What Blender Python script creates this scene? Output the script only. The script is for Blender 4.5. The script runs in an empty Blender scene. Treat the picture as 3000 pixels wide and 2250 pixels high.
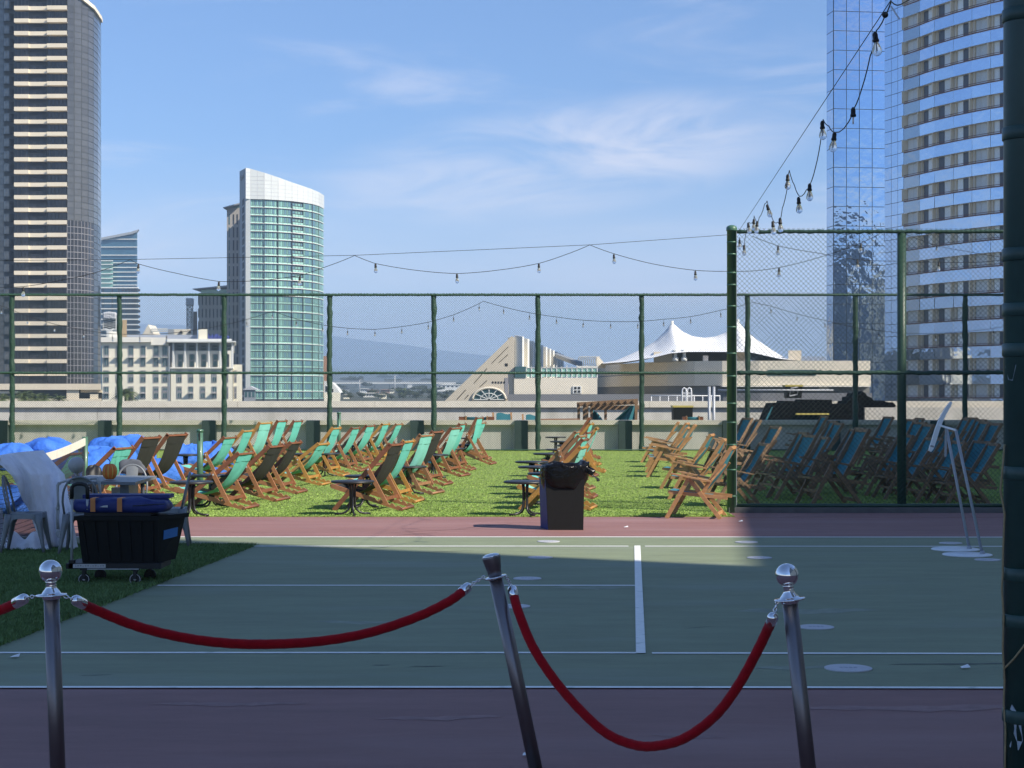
import bpy, math, random
from mathutils import Vector, Matrix
R = math.radians
random.seed(7)
SC = bpy.context.scene
COL = SC.collection
F, CX, YH, CH = 3700.0, 1106.0, 855.0, 1.75      # focal length, centre, eye level (2212 px wide picture), eye height
K = 2212 / 3000.0

# ---------------------------------------------------------------- placing helpers
def PD(x, y, Y):                                  # picture point (2212 wide) at distance Y
    return Vector(((x - CX) / F * Y, Y, CH + (YH - y) / F * Y))
def PF(x, y, Y): return PD(x * K, y * K, Y)       # the same from 3000 px wide coordinates
def GF(x, y):                                     # ground point
    Y = F * CH / (y * K - YH); return Vector(((x * K - CX) / F * Y, Y, 0.0))
def XD(x, Y): return (x - CX) / F * Y
def ZD(y, Y): return CH + (YH - y) / F * Y
def XF(x, Y): return XD(x * K, Y)
def ZF(y, Y): return ZD(y * K, Y)

# ---------------------------------------------------------------- mesh builder
class MB:
    def __init__(s): s.v = []; s.f = []; s.sm = []; s.mi = []
    def add(s, vs, fs, smooth=False, mi=0):
        o = len(s.v); s.v += [tuple(v) for v in vs]
        for f in fs: s.f.append(tuple(i + o for i in f)); s.sm.append(smooth); s.mi.append(mi)
        return s
    def box(s, x0, x1, y0, y1, z0, z1, mi=0):
        k = y1 / y0 if (y0 > 100 and y1 - y0 > 2.5) else 1     # distant blocks: flank walls splayed in plan
        v = [(x * (k if y == y1 else 1), y, z) for z in (z0, z1) for y in (y0, y1) for x in (x0, x1)]
        return s.add(v, [(0, 2, 3, 1), (4, 5, 7, 6), (0, 1, 5, 4), (2, 6, 7, 3), (0, 4, 6, 2), (1, 3, 7, 5)], False, mi)
    def bar(s, p, q, w, h, up=(0, 0, 1), mi=0):     # rectangular beam
        p, q = Vector(p), Vector(q); d = (q - p).normalized(); u = Vector(up)
        if abs(d.dot(u)) > .98: u = Vector((0, 1, 0))
        sd = d.cross(u).normalized(); u = sd.cross(d).normalized()
        v = []
        for b in (p, q):
            for a, c in ((-1, -1), (1, -1), (1, 1), (-1, 1)): v.append(b + sd * (a * w / 2) + u * (c * h / 2))
        return s.add(v, [(3, 2, 1, 0), (4, 5, 6, 7), (0, 1, 5, 4), (1, 2, 6, 5), (2, 3, 7, 6), (3, 0, 4, 7)], False, mi)
    def tube(s, pts, r, n=8, caps=True, smooth=True, mi=0):
        pts = [Vector(p) for p in pts]; rs = r if isinstance(r, (list, tuple)) else [r] * len(pts)
        ref = None; vs = []
        for i, p in enumerate(pts):
            d = (pts[min(i + 1, len(pts) - 1)] - pts[max(i - 1, 0)])
            d = d.normalized() if d.length > 1e-9 else Vector((0, 0, 1))
            if ref is None:
                ref = Vector((0, 0, 1)) if abs(d.z) < .9 else Vector((1, 0, 0))
            a = (ref - d * ref.dot(d))
            if a.length < 1e-6: a = d.orthogonal()
            a.normalize(); b = d.cross(a); ref = a
            for k in range(n):
                t = 2 * math.pi * k / n; vs.append(p + (a * math.cos(t) + b * math.sin(t)) * rs[i])
        fs = []
        for i in range(len(pts) - 1):
            for k in range(n):
                k2 = (k + 1) % n; fs.append((i * n + k, i * n + k2, (i + 1) * n + k2, (i + 1) * n + k))
        s.add(vs, fs, smooth, mi)
        if caps:
            o = len(s.v) - len(vs); m = len(pts) - 1
            s.f.append(tuple(o + k for k in reversed(range(n)))); s.sm.append(False); s.mi.append(mi)
            s.f.append(tuple(o + m * n + k for k in range(n))); s.sm.append(False); s.mi.append(mi)
        return s
    def lathe(s, prof, o=(0, 0, 0), n=24, smooth=True, mi=0, ax=None):
        o = Vector(o); vs = []; M = ax if ax else Matrix.Identity(3)
        for r, z in prof:
            for k in range(n):
                t = 2 * math.pi * k / n; vs.append(o + M @ Vector((r * math.cos(t), r * math.sin(t), z)))
        fs = [(i * n + k, i * n + (k + 1) % n, (i + 1) * n + (k + 1) % n, (i + 1) * n + k) for i in range(len(prof) - 1) for k in range(n)]
        fs = fs + [tuple(reversed(range(n))), tuple((len(prof) - 1) * n + k for k in range(n))]
        return s.add(vs, fs, smooth, mi)
    def prism(s, pts, off, smooth=False, mi=0):     # planar polygon pushed along off
        pts = [Vector(p) for p in pts]; off = Vector(off); n = len(pts)
        s.add(pts + [p + off for p in pts], [tuple(range(n)), tuple(reversed(range(n, 2 * n)))] + [(i, i + n, (i + 1) % n + n, (i + 1) % n) for i in range(n)], smooth, mi)
        return s
    def plan(s, poly, z0, z1, mi=0, smooth=False):  # footprint (ccw or cw) between two heights
        return s.prism([(x, y, z0) for x, y in poly], (0, 0, z1 - z0), smooth, mi)
    def grid(s, fn, nu, nv, smooth=True, mi=0):
        vs = [fn(i / nu, j / nv) for j in range(nv + 1) for i in range(nu + 1)]; w = nu + 1
        return s.add(vs, [(j * w + i, j * w + i + 1, (j + 1) * w + i + 1, (j + 1) * w + i) for j in range(nv) for i in range(nu)], smooth, mi)
    def ball(s, c, r, n=12, m=8, jit=0, mi=0):
        c = Vector(c); r = Vector(r) if hasattr(r, '__len__') else Vector((r, r, r)); vs = []
        for j in range(m + 1):
            ph = math.pi * j / m
            for k in range(n):
                t = 2 * math.pi * k / n; q = 1 + random.uniform(-jit, jit)
                vs.append(c + Vector((r.x * math.sin(ph) * math.cos(t), r.y * math.sin(ph) * math.sin(t), -r.z * math.cos(ph))) * q)
        return s.add(vs, [(j * n + k, j * n + (k + 1) % n, (j + 1) * n + (k + 1) % n, (j + 1) * n + k) for j in range(m) for k in range(n)], True, mi)
    def build(s, name, mat, parent=None, fix=True):
        org = Vector((0, 0, 0)); q = parent
        while q is not None: org = org + Vector(q.location); q = q.parent
        me = bpy.data.meshes.new(name)
        me.from_pydata([(x - org.x, y - org.y, z - org.z) for x, y, z in s.v], [], s.f)
        me.polygons.foreach_set('use_smooth', s.sm); me.polygons.foreach_set('material_index', s.mi)
        for m in (mat if isinstance(mat, (list, tuple)) else [mat]): me.materials.append(m)
        if fix and len(s.f) < 60000:
            import bmesh
            b = bmesh.new(); b.from_mesh(me); bmesh.ops.recalc_face_normals(b, faces=b.faces); b.to_mesh(me); b.free()
        me.update()
        o = bpy.data.objects.new(name, me); COL.objects.link(o)
        if parent is not None: o.parent = parent
        return o

def tag(o, label=None, cat=None, group=None, kind=None):
    if label: o['label'] = label
    if cat: o['category'] = cat
    if group: o['group'] = group
    if kind: o['kind'] = kind
    return o
def thing(name, label, cat, loc=(0, 0, 0), group=None, rz=0):
    o = bpy.data.objects.new(name, None); COL.objects.link(o); o.empty_display_size = .2
    o.location = loc; o.rotation_euler = (0, 0, rz)
    return tag(o, label, cat, group)
def kids(o): return KID.get(o.name, [])
def copy_tree(o, parent=None):
    c = o.copy(); COL.objects.link(c)
    if parent is not None: c.parent = parent
    for ch in [x for x in o.children]: copy_tree(ch, c)
    return c

# ---------------------------------------------------------------- materials
def newmat(name):
    m = bpy.data.materials.new(name); m.use_nodes = True
    return m, m.node_tree.nodes, m.node_tree.links, m.node_tree.nodes['Principled BSDF']
MATS = {}
def mat(name, col, rough=.6, metal=0, var=.12, scale=6, bump=0, bscale=40, spec=.5, coat=0, island=0, stretch=(1, 1, 1), dark=None, dscale=1.0, dthr=(.5, .7), sheen=0, bdist=.01, rvar=0, island_tint=None, det=6, nrough=.65):
    if name in MATS: return MATS[name]
    m, N, L, B = newmat(name)
    B.inputs['Roughness'].default_value = rough; B.inputs['Metallic'].default_value = metal
    B.inputs['Specular IOR Level'].default_value = spec; B.inputs['Coat Weight'].default_value = coat
    if sheen: B.inputs['Sheen Weight'].default_value = sheen
    tc = N.new('ShaderNodeTexCoord'); mp = N.new('ShaderNodeMapping'); mp.inputs['Scale'].default_value = stretch
    L.new(tc.outputs['Object'], mp.inputs['Vector'])
    nz = N.new('ShaderNodeTexNoise'); nz.inputs['Scale'].default_value = scale; nz.inputs['Detail'].default_value = det; nz.inputs['Roughness'].default_value = nrough
    L.new(mp.outputs['Vector'], nz.inputs['Vector'])
    mr = N.new('ShaderNodeMapRange'); mr.inputs['From Min'].default_value = .25; mr.inputs['From Max'].default_value = .75
    mr.inputs['To Min'].default_value = 1 - var; mr.inputs['To Max'].default_value = 1 + var
    L.new(nz.outputs['Fac'], mr.inputs['Value'])
    vm = N.new('ShaderNodeVectorMath'); vm.operation = 'SCALE'; vm.inputs[0].default_value = col[:3]
    L.new(mr.outputs['Result'], vm.inputs['Scale']); out = vm.outputs['Vector']
    if island:
        ge = N.new('ShaderNodeNewGeometry'); m2 = N.new('ShaderNodeMapRange')
        m2.inputs['To Min'].default_value = 1 - island; m2.inputs['To Max'].default_value = 1 + island
        L.new(ge.outputs['Random Per Island'], m2.inputs['Value'])
        v2 = N.new('ShaderNodeVectorMath'); v2.operation = 'SCALE'; L.new(out, v2.inputs[0]); L.new(m2.outputs['Result'], v2.inputs['Scale']); out = v2.outputs['Vector']
        if island_tint:
            mx = N.new('ShaderNodeMix'); mx.data_type = 'RGBA'; wn = N.new('ShaderNodeTexWhiteNoise'); wn.noise_dimensions = '1D'
            L.new(ge.outputs['Random Per Island'], wn.inputs['W']); st = N.new('ShaderNodeMath'); st.operation = 'GREATER_THAN'; st.inputs[1].default_value = island_tint[1]
            L.new(wn.outputs['Value'], st.inputs[0]); L.new(st.outputs['Value'], mx.inputs['Factor'])
            L.new(out, mx.inputs['A']); mx.inputs['B'].default_value = (*island_tint[0], 1); out = mx.outputs['Result']
    if dark:
        n2 = N.new('ShaderNodeTexNoise'); n2.inputs['Scale'].default_value = dscale; n2.inputs['Detail'].default_value = 5
        L.new(mp.outputs['Vector'], n2.inputs['Vector'])
        m3 = N.new('ShaderNodeMapRange'); m3.inputs['From Min'].default_value = dthr[0]; m3.inputs['From Max'].default_value = dthr[1]
        L.new(n2.outputs['Fac'], m3.inputs['Value'])
        mx = N.new('ShaderNodeMix'); mx.data_type = 'RGBA'; L.new(m3.outputs['Result'], mx.inputs['Factor'])
        L.new(out, mx.inputs['A']); mx.inputs['B'].default_value = (*dark, 1); out = mx.outputs['Result']
    L.new(out, B.inputs['Base Color'])
    if rvar:
        m4 = N.new('ShaderNodeMapRange'); m4.inputs['To Min'].default_value = max(.02, rough - rvar); m4.inputs['To Max'].default_value = rough + rvar
        L.new(nz.outputs['Fac'], m4.inputs['Value']); L.new(m4.outputs['Result'], B.inputs['Roughness'])
    if bump:
        n3 = N.new('ShaderNodeTexNoise'); n3.inputs['Scale'].default_value = bscale; n3.inputs['Detail'].default_value = 4
        L.new(mp.outputs['Vector'], n3.inputs['Vector'])
        bp = N.new('ShaderNodeBump'); bp.inputs['Strength'].default_value = bump; bp.inputs['Distance'].default_value = bdist
        L.new(n3.outputs['Fac'], bp.inputs['Height']); L.new(bp.outputs['Normal'], B.inputs['Normal'])
    MATS[name] = m
    return m

M_green = mat('court_green', (.212, .246, .150), .75, var=.26, scale=1.6, det=12, nrough=.82, bump=.5, bscale=260, dark=(.255, .29, .22), dscale=.55, dthr=(.56, .80), stretch=(.45, 1.6, 1), bdist=.004)
M_maroon = mat('court_maroon', (.270, .136, .124), .75, var=.26, scale=1.6, det=12, nrough=.82, bump=.5, bscale=260, dark=(.33, .19, .18), dscale=.45, dthr=(.52, .8), stretch=(.5, 2, 1), bdist=.004)
M_line = mat('court_line', (.86, .86, .82), .7, var=.10, scale=14, dark=(.52, .56, .52), dscale=7, dthr=(.60, .74))
M_stick = mat('sticker', (.50, .50, .53), .55, var=.10, scale=9)
M_mark = mat('sticker_mark', (.33, .34, .40), .55)
M_turf = mat('turf_base', (.22, .30, .06), .9, var=.2, scale=30, bump=.8, bscale=220, bdist=.02)
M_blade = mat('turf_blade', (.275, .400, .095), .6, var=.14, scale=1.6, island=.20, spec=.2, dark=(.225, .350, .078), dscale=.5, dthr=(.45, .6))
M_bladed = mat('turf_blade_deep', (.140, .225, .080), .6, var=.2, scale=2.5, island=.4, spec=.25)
M_conc = mat('concrete', (.60, .575, .515), .85, var=.14, scale=2.2, bump=.3, bscale=60, stretch=(1, 1, .22), dark=(.41, .39, .335), dscale=.9, dthr=(.55, .82))
M_cap = mat('concrete_cap', (.70, .65, .54), .8, var=.10, scale=3, bump=.2, bscale=50)
M_pil = mat('pilaster_green', (.045, .075, .070), .6, var=.15)
M_fence = mat('fence_green', (.030, .075, .050), .42, var=.22, scale=7, bump=.2, bscale=30)
M_fwrap = mat('fence_green_wrap', (.030, .080, .050), .5, var=.4, scale=16, bump=1, bscale=22, bdist=.03)
M_post = mat('post_green', (.065, .150, .095), .38, var=.16, scale=5, spec=.5, coat=.2)
M_wire = mat('fence_wire', (.030, .055, .045), .45, var=.1)
M_wiren = mat('fence_wire_near', (.055, .085, .070), .40, var=.1)
M_dpost = mat('near_post_green', (.022, .060, .052), .42, var=.25, scale=4, bump=.15, bscale=25)
M_chrome = mat('chrome', (.80, .80, .82), .06, 1, var=.02)
M_gun = mat('gunmetal', (.225, .205, .21), .40, 1, var=.08, scale=3)
M_velvet = mat('red_velvet', (.34, .006, .012), .9, var=.18, scale=30, bump=.4, bscale=300, spec=.1, sheen=.12, bdist=.003)
M_woodr = mat('wood_redbrown', (.225, .085, .042), .5, var=.3, scale=9, stretch=(1, 1, 3), bump=.1, bscale=60)
M_woodb = mat('wood_brown', (.300, .150, .075), .55, var=.3, scale=9, stretch=(1, 1, 3))
M_woodg = mat('wood_golden', (.43, .215, .055), .5, var=.25, scale=9, stretch=(1, 1, 3))
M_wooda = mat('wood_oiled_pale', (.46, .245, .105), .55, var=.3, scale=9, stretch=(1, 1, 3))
M_woodd = mat('wood_weathered_shade', (.24, .15, .085), .6, var=.35, scale=9, stretch=(1, 1, 3))  # pergola timber; also the shaded armchairs' darker copy, shade put into the colour
M_teal = mat('teal_canvas', (.125, .50, .43), .8, var=.08, scale=5, bump=.3, bscale=8, bdist=.02)
M_darkc = mat('charcoal_canvas', (.019, .020, .017), .85, var=.12, scale=6, bump=.2, bscale=8, bdist=.02)
M_bluec = mat('blue_canvas', (.030, .175, .215), .8, var=.12, scale=5, bump=.2, bscale=8, bdist=.02)
M_blk = mat('black_metal', (.018, .018, .020), .38, var=.1)
M_blktop = mat('black_tabletop', (.020, .021, .024), .45, var=.15, scale=5)
M_bin = mat('black_plastic', (.010, .010, .010), .62, var=.15, scale=20, bump=.1, bscale=120, spec=.22)
M_binblue = mat('blue_plastic', (.010, .028, .16), .5, var=.1, spec=.25)
M_bag = mat('black_bin_liner', (.005, .005, .006), .24, var=.1, bump=.8, bscale=7, bdist=.05, spec=.22)
M_beanbag = mat('blue_beanbag', (.040, .160, .60), .75, var=.12, scale=4, bump=.9, bscale=3.2, bdist=.12)
M_gmetal = mat('grey_metal', (.20, .215, .23), .45, .2, var=.12, scale=8)
M_white = mat('white_paint', (.80, .80, .80), .5, var=.05)
M_cloth = mat('white_gauze', (.84, .83, .88), .9, var=.10, scale=4, bump=.7, bscale=9, bdist=.04)
M_net = mat('net_cord', (.025, .027, .04), .8)
M_band = mat('net_band', (.72, .68, .58), .8, var=.12, scale=6, bump=.4, bscale=12, bdist=.02)
M_bone = mat('grey_bone', (.42, .42, .42), .6, var=.15, scale=14)
M_pump = mat('pumpkin_orange', (.78, .19, .025), .45, var=.3, scale=5)
M_pumps = mat('pumpkin_stripe', (.85, .50, .10), .45, var=.2)
M_navy = mat('navy_nylon', (.016, .026, .15), .6, var=.12, bump=.6, bscale=9, bdist=.03)
M_orange = mat('orange_strap', (.55, .20, .06), .6)
M_tape = mat('blue_tape', (.05, .20, .52), .6)
M_rubber = mat('black_rubber', (.012, .012, .013), .55)
M_lgrey = mat('light_grey_plastic', (.52, .52, .53), .5)
M_galv = mat('galvanised_steel', (.42, .44, .47), .5, .2, var=.12, scale=8)
M_signw = mat('white_acrylic', (.72, .75, .78), .35, var=.06)
M_poleg = mat('grey_paint', (.34, .36, .40), .4, var=.08)
M_cream = mat('cream_concrete', (.76, .66, .50), .8, var=.06, scale=.2)
M_bronze = mat('bronze_glass', (.030, .029, .030), .14, .08, var=.15, scale=.15, island=.5, spec=.6, bump=.05, bscale=.3, bdist=.3)
M_bronze2 = mat('bronze_glass_pale', (.165, .155, .142), .14, .55, var=.25, scale=.06, island=.22, spec=.6, bump=.05, bscale=.3, bdist=.3)
M_black = mat('dark_recess', (.014, .013, .012), .7)
M_mull = mat('dark_mullion', (.040, .046, .044), .5)
M_bluegl = mat('blue_tower_glass', (.05, .13, .19), .12, .35, var=.2, scale=.1, island=.35)
M_whitecon = mat('white_concrete', (.70, .70, .66), .7, var=.05, scale=.3)
M_hotel = mat('cream_stucco', (.86, .80, .63), .85, var=.05, scale=.3)
M_hotelw = mat('white_stucco', (.86, .82, .72), .85, var=.05, scale=.3)
M_teag = mat('teal_window_glass', (.06, .13, .14), .12, .3, island=.4)
M_gpanel = mat('grey_panel', (.28, .27, .28), .6)
M_greengl = mat('green_glass', (.19, .37, .31), .16, .15, var=.2, scale=.12, island=.35, spec=.7, island_tint=((.12, .24, .28), .70))
M_greengl2 = mat('green_spandrel', (.31, .53, .44), .22, .05, var=.1, scale=.2, island=.12)
M_sil = mat('white_metal_panel', (.58, .60, .575), .45, 0, var=.06, scale=.25)
M_tower = mat('brown_concrete', (.36, .33, .29), .8, var=.08, scale=.2)
M_grey = mat('grey_concrete', (.30, .32, .34), .8, var=.08, scale=.3)
M_beige = mat('beige_concrete', (.74, .67, .54), .85, var=.06, scale=.15)
M_roofgrey = mat('grey_roof', (.20, .20, .21), .8, var=.08)
M_tent = mat('white_membrane', (.86, .86, .86), .6, var=.03)
M_terra = mat('orange_brick', (.42, .22, .12), .85, var=.1)
M_red = mat('maroon_rail', (.16, .035, .035), .5)
M_curt = mat('pale_curtain', (.72, .73, .71), .35, island=.3, island_tint=((.08, .085, .10), .72))
M_tan = mat('tan_wall', (.58, .51, .40), .8, var=.06)
M_leaf = mat('tree_leaf', (.045, .075, .022), .6, island=.5, var=.3, scale=.1)
M_leafd = mat('tree_leaf_grey', (.035, .050, .028), .7, island=.5, var=.3, scale=.05)
M_palm = mat('palm_frond', (.105, .135, .035), .55, island=.5)
M_trunk = mat('tree_trunk', (.10, .075, .05), .9, var=.3)
M_ground = mat('city_ground', (.075, .08, .06), .95, var=.4, scale=.02, dark=(.03, .045, .025), dscale=.006, dthr=(.45, .6))
M_hill = mat('mountain_scrub', (.040, .050, .050), .95, var=.3, scale=.004)
M_asph = mat('deck_asphalt', (.12, .12, .12), .9, var=.2)
M_tarp = mat('black_tarp', (.006, .006, .007), .85, var=.2, bump=.7, bscale=3, bdist=.12, spec=.08)
M_yel = mat('yellow_plastic', (.56, .46, .13), .5, var=.1)
M_letter = mat('blue_letters', (.07, .09, .42), .5)
M_cable = mat('black_cable', (.012, .011, .011), .6)
M_rope = mat('tan_rope', (.30, .24, .13), .8, var=.25, scale=40)
M_smear = mat('white_smear', (.34, .40, .44), .8, var=.3, scale=20)

def mirror_mat(name, col, bump, bscale, rough=.03):
    m, N, L, B = newmat(name)
    B.inputs['Metallic'].default_value = 1; B.inputs['Roughness'].default_value = rough
    tc = N.new('ShaderNodeTexCoord'); ge = N.new('ShaderNodeNewGeometry')
    nz = N.new('ShaderNodeTexNoise'); nz.inputs['Scale'].default_value = bscale; nz.inputs['Detail'].default_value = 2
    nz.noise_dimensions = '4D'
    L.new(tc.outputs['Object'], nz.inputs['Vector']); ml = N.new('ShaderNodeMath'); ml.operation = 'MULTIPLY'; ml.inputs[1].default_value = 40
    L.new(ge.outputs['Random Per Island'], ml.inputs[0]); L.new(ml.outputs['Value'], nz.inputs['W'])
    bp = N.new('ShaderNodeBump'); bp.inputs['Strength'].default_value = bump; bp.inputs['Distance'].default_value = .1
    L.new(nz.outputs['Fac'], bp.inputs['Height']); L.new(bp.outputs['Normal'], B.inputs['Normal'])
    mr = N.new('ShaderNodeMapRange'); mr.inputs['To Min'].default_value = .88; mr.inputs['To Max'].default_value = 1.08
    L.new(ge.outputs['Random Per Island'], mr.inputs['Value'])
    vm = N.new('ShaderNodeVectorMath'); vm.operation = 'SCALE'; vm.inputs[0].default_value = col
    L.new(mr.outputs['Result'], vm.inputs['Scale']); L.new(vm.outputs['Vector'], B.inputs['Base Color'])
    return m
M_mirror = mirror_mat('mirror_glass', (.44, .53, .67), .32, .8)
M_mirrord = mirror_mat('mirror_glass_dark', (.33, .36, .40), .35, .7)
def glass_mat():
    m, N, L, B = newmat('bulb_glass'); B.inputs['Base Color'].default_value = (.95, .95, .95, 1)
    B.inputs['Transmission Weight'].default_value = .92; B.inputs['Roughness'].default_value = .05; B.inputs['IOR'].default_value = 1.2
    return m
M_bulb = glass_mat()
# ================================================================ camera, light, sky
cam = bpy.data.cameras.new('camera'); co = bpy.data.objects.new('camera', cam); COL.objects.link(co)
co.location = (0, 0, CH); co.rotation_euler = (R(90), 0, 0)
cam.sensor_width = 36; cam.lens = 36 * F / 2212; cam.shift_y = (YH - 829.5) / 2212
cam.clip_start = .1; cam.clip_end = 40000
SC.camera = co
EL = 38.0; SH = .58                                # sun height; shadows run to -x and a little to +y
tosun = Vector((1, -SH, 0)).normalized() * math.cos(R(EL)); tosun.z = math.sin(R(EL))
sl = bpy.data.lights.new('sun', 'SUN'); sl.energy = 5.0; sl.angle = R(.53); sl.color = (1, .93, .81)
so = bpy.data.objects.new('sun', sl); COL.objects.link(so); so.rotation_euler = tosun.to_track_quat('Z', 'Y').to_euler()
so.location = (30, -10, 60)
W = bpy.data.worlds.new('World'); SC.world = W; W.use_nodes = True
N, L = W.node_tree.nodes, W.node_tree.links
bg = N['Background']; bg.inputs['Strength'].default_value = .114
sk = N.new('ShaderNodeTexSky'); sk.sky_type = 'NISHITA'; sk.sun_disc = False
sk.sun_elevation = R(EL); sk.sun_rotation = math.atan2(tosun.x, tosun.y); sk.altitude = 30
sk.air_density = 1.0; sk.dust_density = .25; sk.ozone_density = 3.0
tc = N.new('ShaderNodeTexCoord')
def vmath(op, a, b=None):
    n = N.new('ShaderNodeVectorMath'); n.operation = op; L.new(a, n.inputs[0])
    if b is not None: n.inputs[1].default_value = b
    return n.outputs[0]
def math1(op, a, b=None, c=None, clamp=False):
    n = N.new('ShaderNodeMath'); n.operation = op; n.use_clamp = clamp
    for i, q in enumerate((a, b, c)):
        if q is None: continue
        if isinstance(q, (int, float)): n.inputs[i].default_value = q
        else: L.new(q, n.inputs[i])
    return n.outputs[0]
def mrange(a, f0, f1, t0=0, t1=1):
    n = N.new('ShaderNodeMapRange'); n.interpolation_type = 'SMOOTHSTEP'; L.new(a, n.inputs['Value'])
    for k, v in zip(('From Min', 'From Max', 'To Min', 'To Max'), (f0, f1, t0, t1)): n.inputs[k].default_value = v
    return n.outputs['Result']
def cloudnoise(scale, rot, det=7, dist=.6, off=(0, 0, 0)):
    mp = N.new('ShaderNodeMapping'); mp.inputs['Scale'].default_value = scale; mp.inputs['Rotation'].default_value = rot; mp.inputs['Location'].default_value = off
    L.new(tc.outputs['Generated'], mp.inputs['Vector'])
    nz = N.new('ShaderNodeTexNoise'); nz.inputs['Scale'].default_value = 1; nz.inputs['Detail'].default_value = det; nz.inputs['Roughness'].default_value = .6; nz.inputs['Distortion'].default_value = dist
    L.new(mp.outputs['Vector'], nz.inputs['Vector']); return nz.outputs['Fac']
sx = N.new('ShaderNodeSeparateXYZ'); L.new(tc.outputs['Generated'], sx.inputs[0])
dx, dy, dz = sx.outputs
# the long cirrus in the middle of the sky: a tilted lens-shaped patch of direction space, broken by streaky noise
u = math1('SUBTRACT', dx, .035); vv = math1('SUBTRACT', math1('SUBTRACT', dz, .138), math1('MULTIPLY', u, .12))
e = math1('ADD', math1('POWER', math1('MULTIPLY', u, 1 / .15), 2), math1('POWER', math1('MULTIPLY', math1('ABSOLUTE', vv), 1 / .034), 2))
fwd = mrange(dy, .3, .6)
m1 = math1('MULTIPLY', mrange(e, 1.25, 0), fwd)
n1 = cloudnoise((9, 6, 30), (0, R(-18), 0), 8, 1.3)
c1 = math1('MULTIPLY', m1, mrange(n1, .24, .70))
n2 = cloudnoise((4, 4, 26), (0, R(-9), 0), 7, .8, (3, 1, 0))
c2 = math1('MULTIPLY', math1('MULTIPLY', mrange(n2, .50, .80), mrange(dz, .02, .06)), mrange(dz, .40, .12))
lo = math1('MULTIPLY', mrange(dz, .150, .030), mrange(cloudnoise((3, 3, 14), (0, 0, 0), 5, .5, (7, 2, 0)), .25, .75, .35, 1))
cl = math1('ADD', math1('ADD', math1('MULTIPLY', c1, .66), math1('MULTIPLY', c2, .45)), math1('MULTIPLY', lo, .80), clamp=True)
tint = N.new('ShaderNodeMix'); tint.data_type = 'RGBA'; tint.blend_type = 'MULTIPLY'; tint.inputs['Factor'].default_value = 1
L.new(sk.outputs['Color'], tint.inputs['A']); tint.inputs['B'].default_value = (.86, .92, 1.03, 1)
deep = N.new('ShaderNodeMix'); deep.data_type = 'RGBA'; deep.blend_type = 'MULTIPLY'; L.new(mrange(dz, .55, .12), deep.inputs['Factor'])
L.new(tint.outputs['Result'], deep.inputs['A']); deep.inputs['B'].default_value = (.585, .705, .845, 1)
mx = N.new('ShaderNodeMix'); mx.data_type = 'RGBA'; L.new(cl, mx.inputs['Factor']); L.new(deep.outputs['Result'], mx.inputs['A']); mx.inputs['B'].default_value = (6.3, 6.0, 6.3, 1)
L.new(mx.outputs['Result'], bg.inputs['Color'])
SC.view_settings.view_transform = 'Standard'; SC.view_settings.look = 'None'; SC.view_settings.exposure = .60; SC.view_settings.gamma = 1
SC.cycles.max_bounces = 8; SC.cycles.transparent_max_bounces = 12; SC.cycles.volume_bounces = 0
try:
    SC.cycles.use_denoising = True
except Exception: pass

# ================================================================ ground, hills, haze
def land(y):
    tab = [(-500, -25), (420, -25), (560, -8), (700, .2), (1000, 3.4), (2000, 15.5), (4000, 45), (6500, 88), (8200, 116), (10500, 140)]
    for (a, za), (b, zb) in zip(tab, tab[1:]):
        if y <= b: return za + (zb - za) * max(0, y - a) / (b - a)
    return tab[-1][1]
ys = [-500, 0, 200, 420, 560, 700, 1000, 1500, 2000, 3000, 4000, 5000, 6500, 8200, 10500]
m = MB(); xs = [-8500 + i * 850 for i in range(21)]
m.add([(x, y, land(y) + (random.uniform(-.004, .004) * y if y > 1200 else 0)) for y in ys for x in xs],
      [(j * 21 + i, j * 21 + i + 1, (j + 1) * 21 + i + 1, (j + 1) * 21 + i) for j in range(len(ys) - 1) for i in range(20)], True)
tag(m.build('ground', M_ground), kind='structure')
# far mountain ridge: profile from left to right in degrees of the view
rng = random.Random(5)
prof = [(-4200, 420), (300, 700), (500, 706), (640, 712), (733, 728), (800, 736), (860, 742), (960, 758), (1040, 766), (1120, 778), (1250, 790), (1400, 797), (1700, 800), (2400, 790), (4200, 760)]
m = MB(); top = []
X0 = -8400
nx = 120
def ridge(x, Y):
    px = CX + x / Y * F
    for (a, za), (b, zb) in zip(prof, prof[1:]):
        if px <= b:
            t = (px - a) / (b - a); return za + (zb - za) * t
    return 770
vs = []
for j, (Y, k) in enumerate(((8600, 0), (8800, .35), (9050, .7), (9300, 1), (9900, .5), (10400, 0))):
    for i in range(nx + 1):
        x = -8300 + 16600 * i / nx
        h = CH + (YH - ridge(x, 9300)) / F * 9300
        z0 = land(Y) - 6
        vs.append((x, Y + rng.uniform(-60, 60), z0 + (h - z0) * k * (1 if k == 1 else rng.uniform(.85, 1.1))))
m.add(vs, [(j * (nx + 1) + i, j * (nx + 1) + i + 1, (j + 1) * (nx + 1) + i + 1, (j + 1) * (nx + 1) + i) for j in range(5) for i in range(nx)], True)
tag(m.build('mountain_hills', M_hill), kind='structure')
m = MB(); m.box(-8800, 8800, -520, 10700, -32, 400)
hz = m.build('haze', M_ground); hm = bpy.data.materials.new('air'); hm.use_nodes = True
hn = hm.node_tree; hn.nodes.remove(hn.nodes['Principled BSDF']); pv = hn.nodes.new('ShaderNodeVolumePrincipled')
pv.inputs['Color'].default_value = (.52, .72, 1, 1); pv.inputs['Density'].default_value = .00021; pv.inputs['Anisotropy'].default_value = -.1
hn.links.new(pv.outputs['Volume'], hn.nodes['Material Output'].inputs['Volume'])
hz.data.materials.clear(); hz.data.materials.append(hm); tag(hz, kind='stuff')

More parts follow.
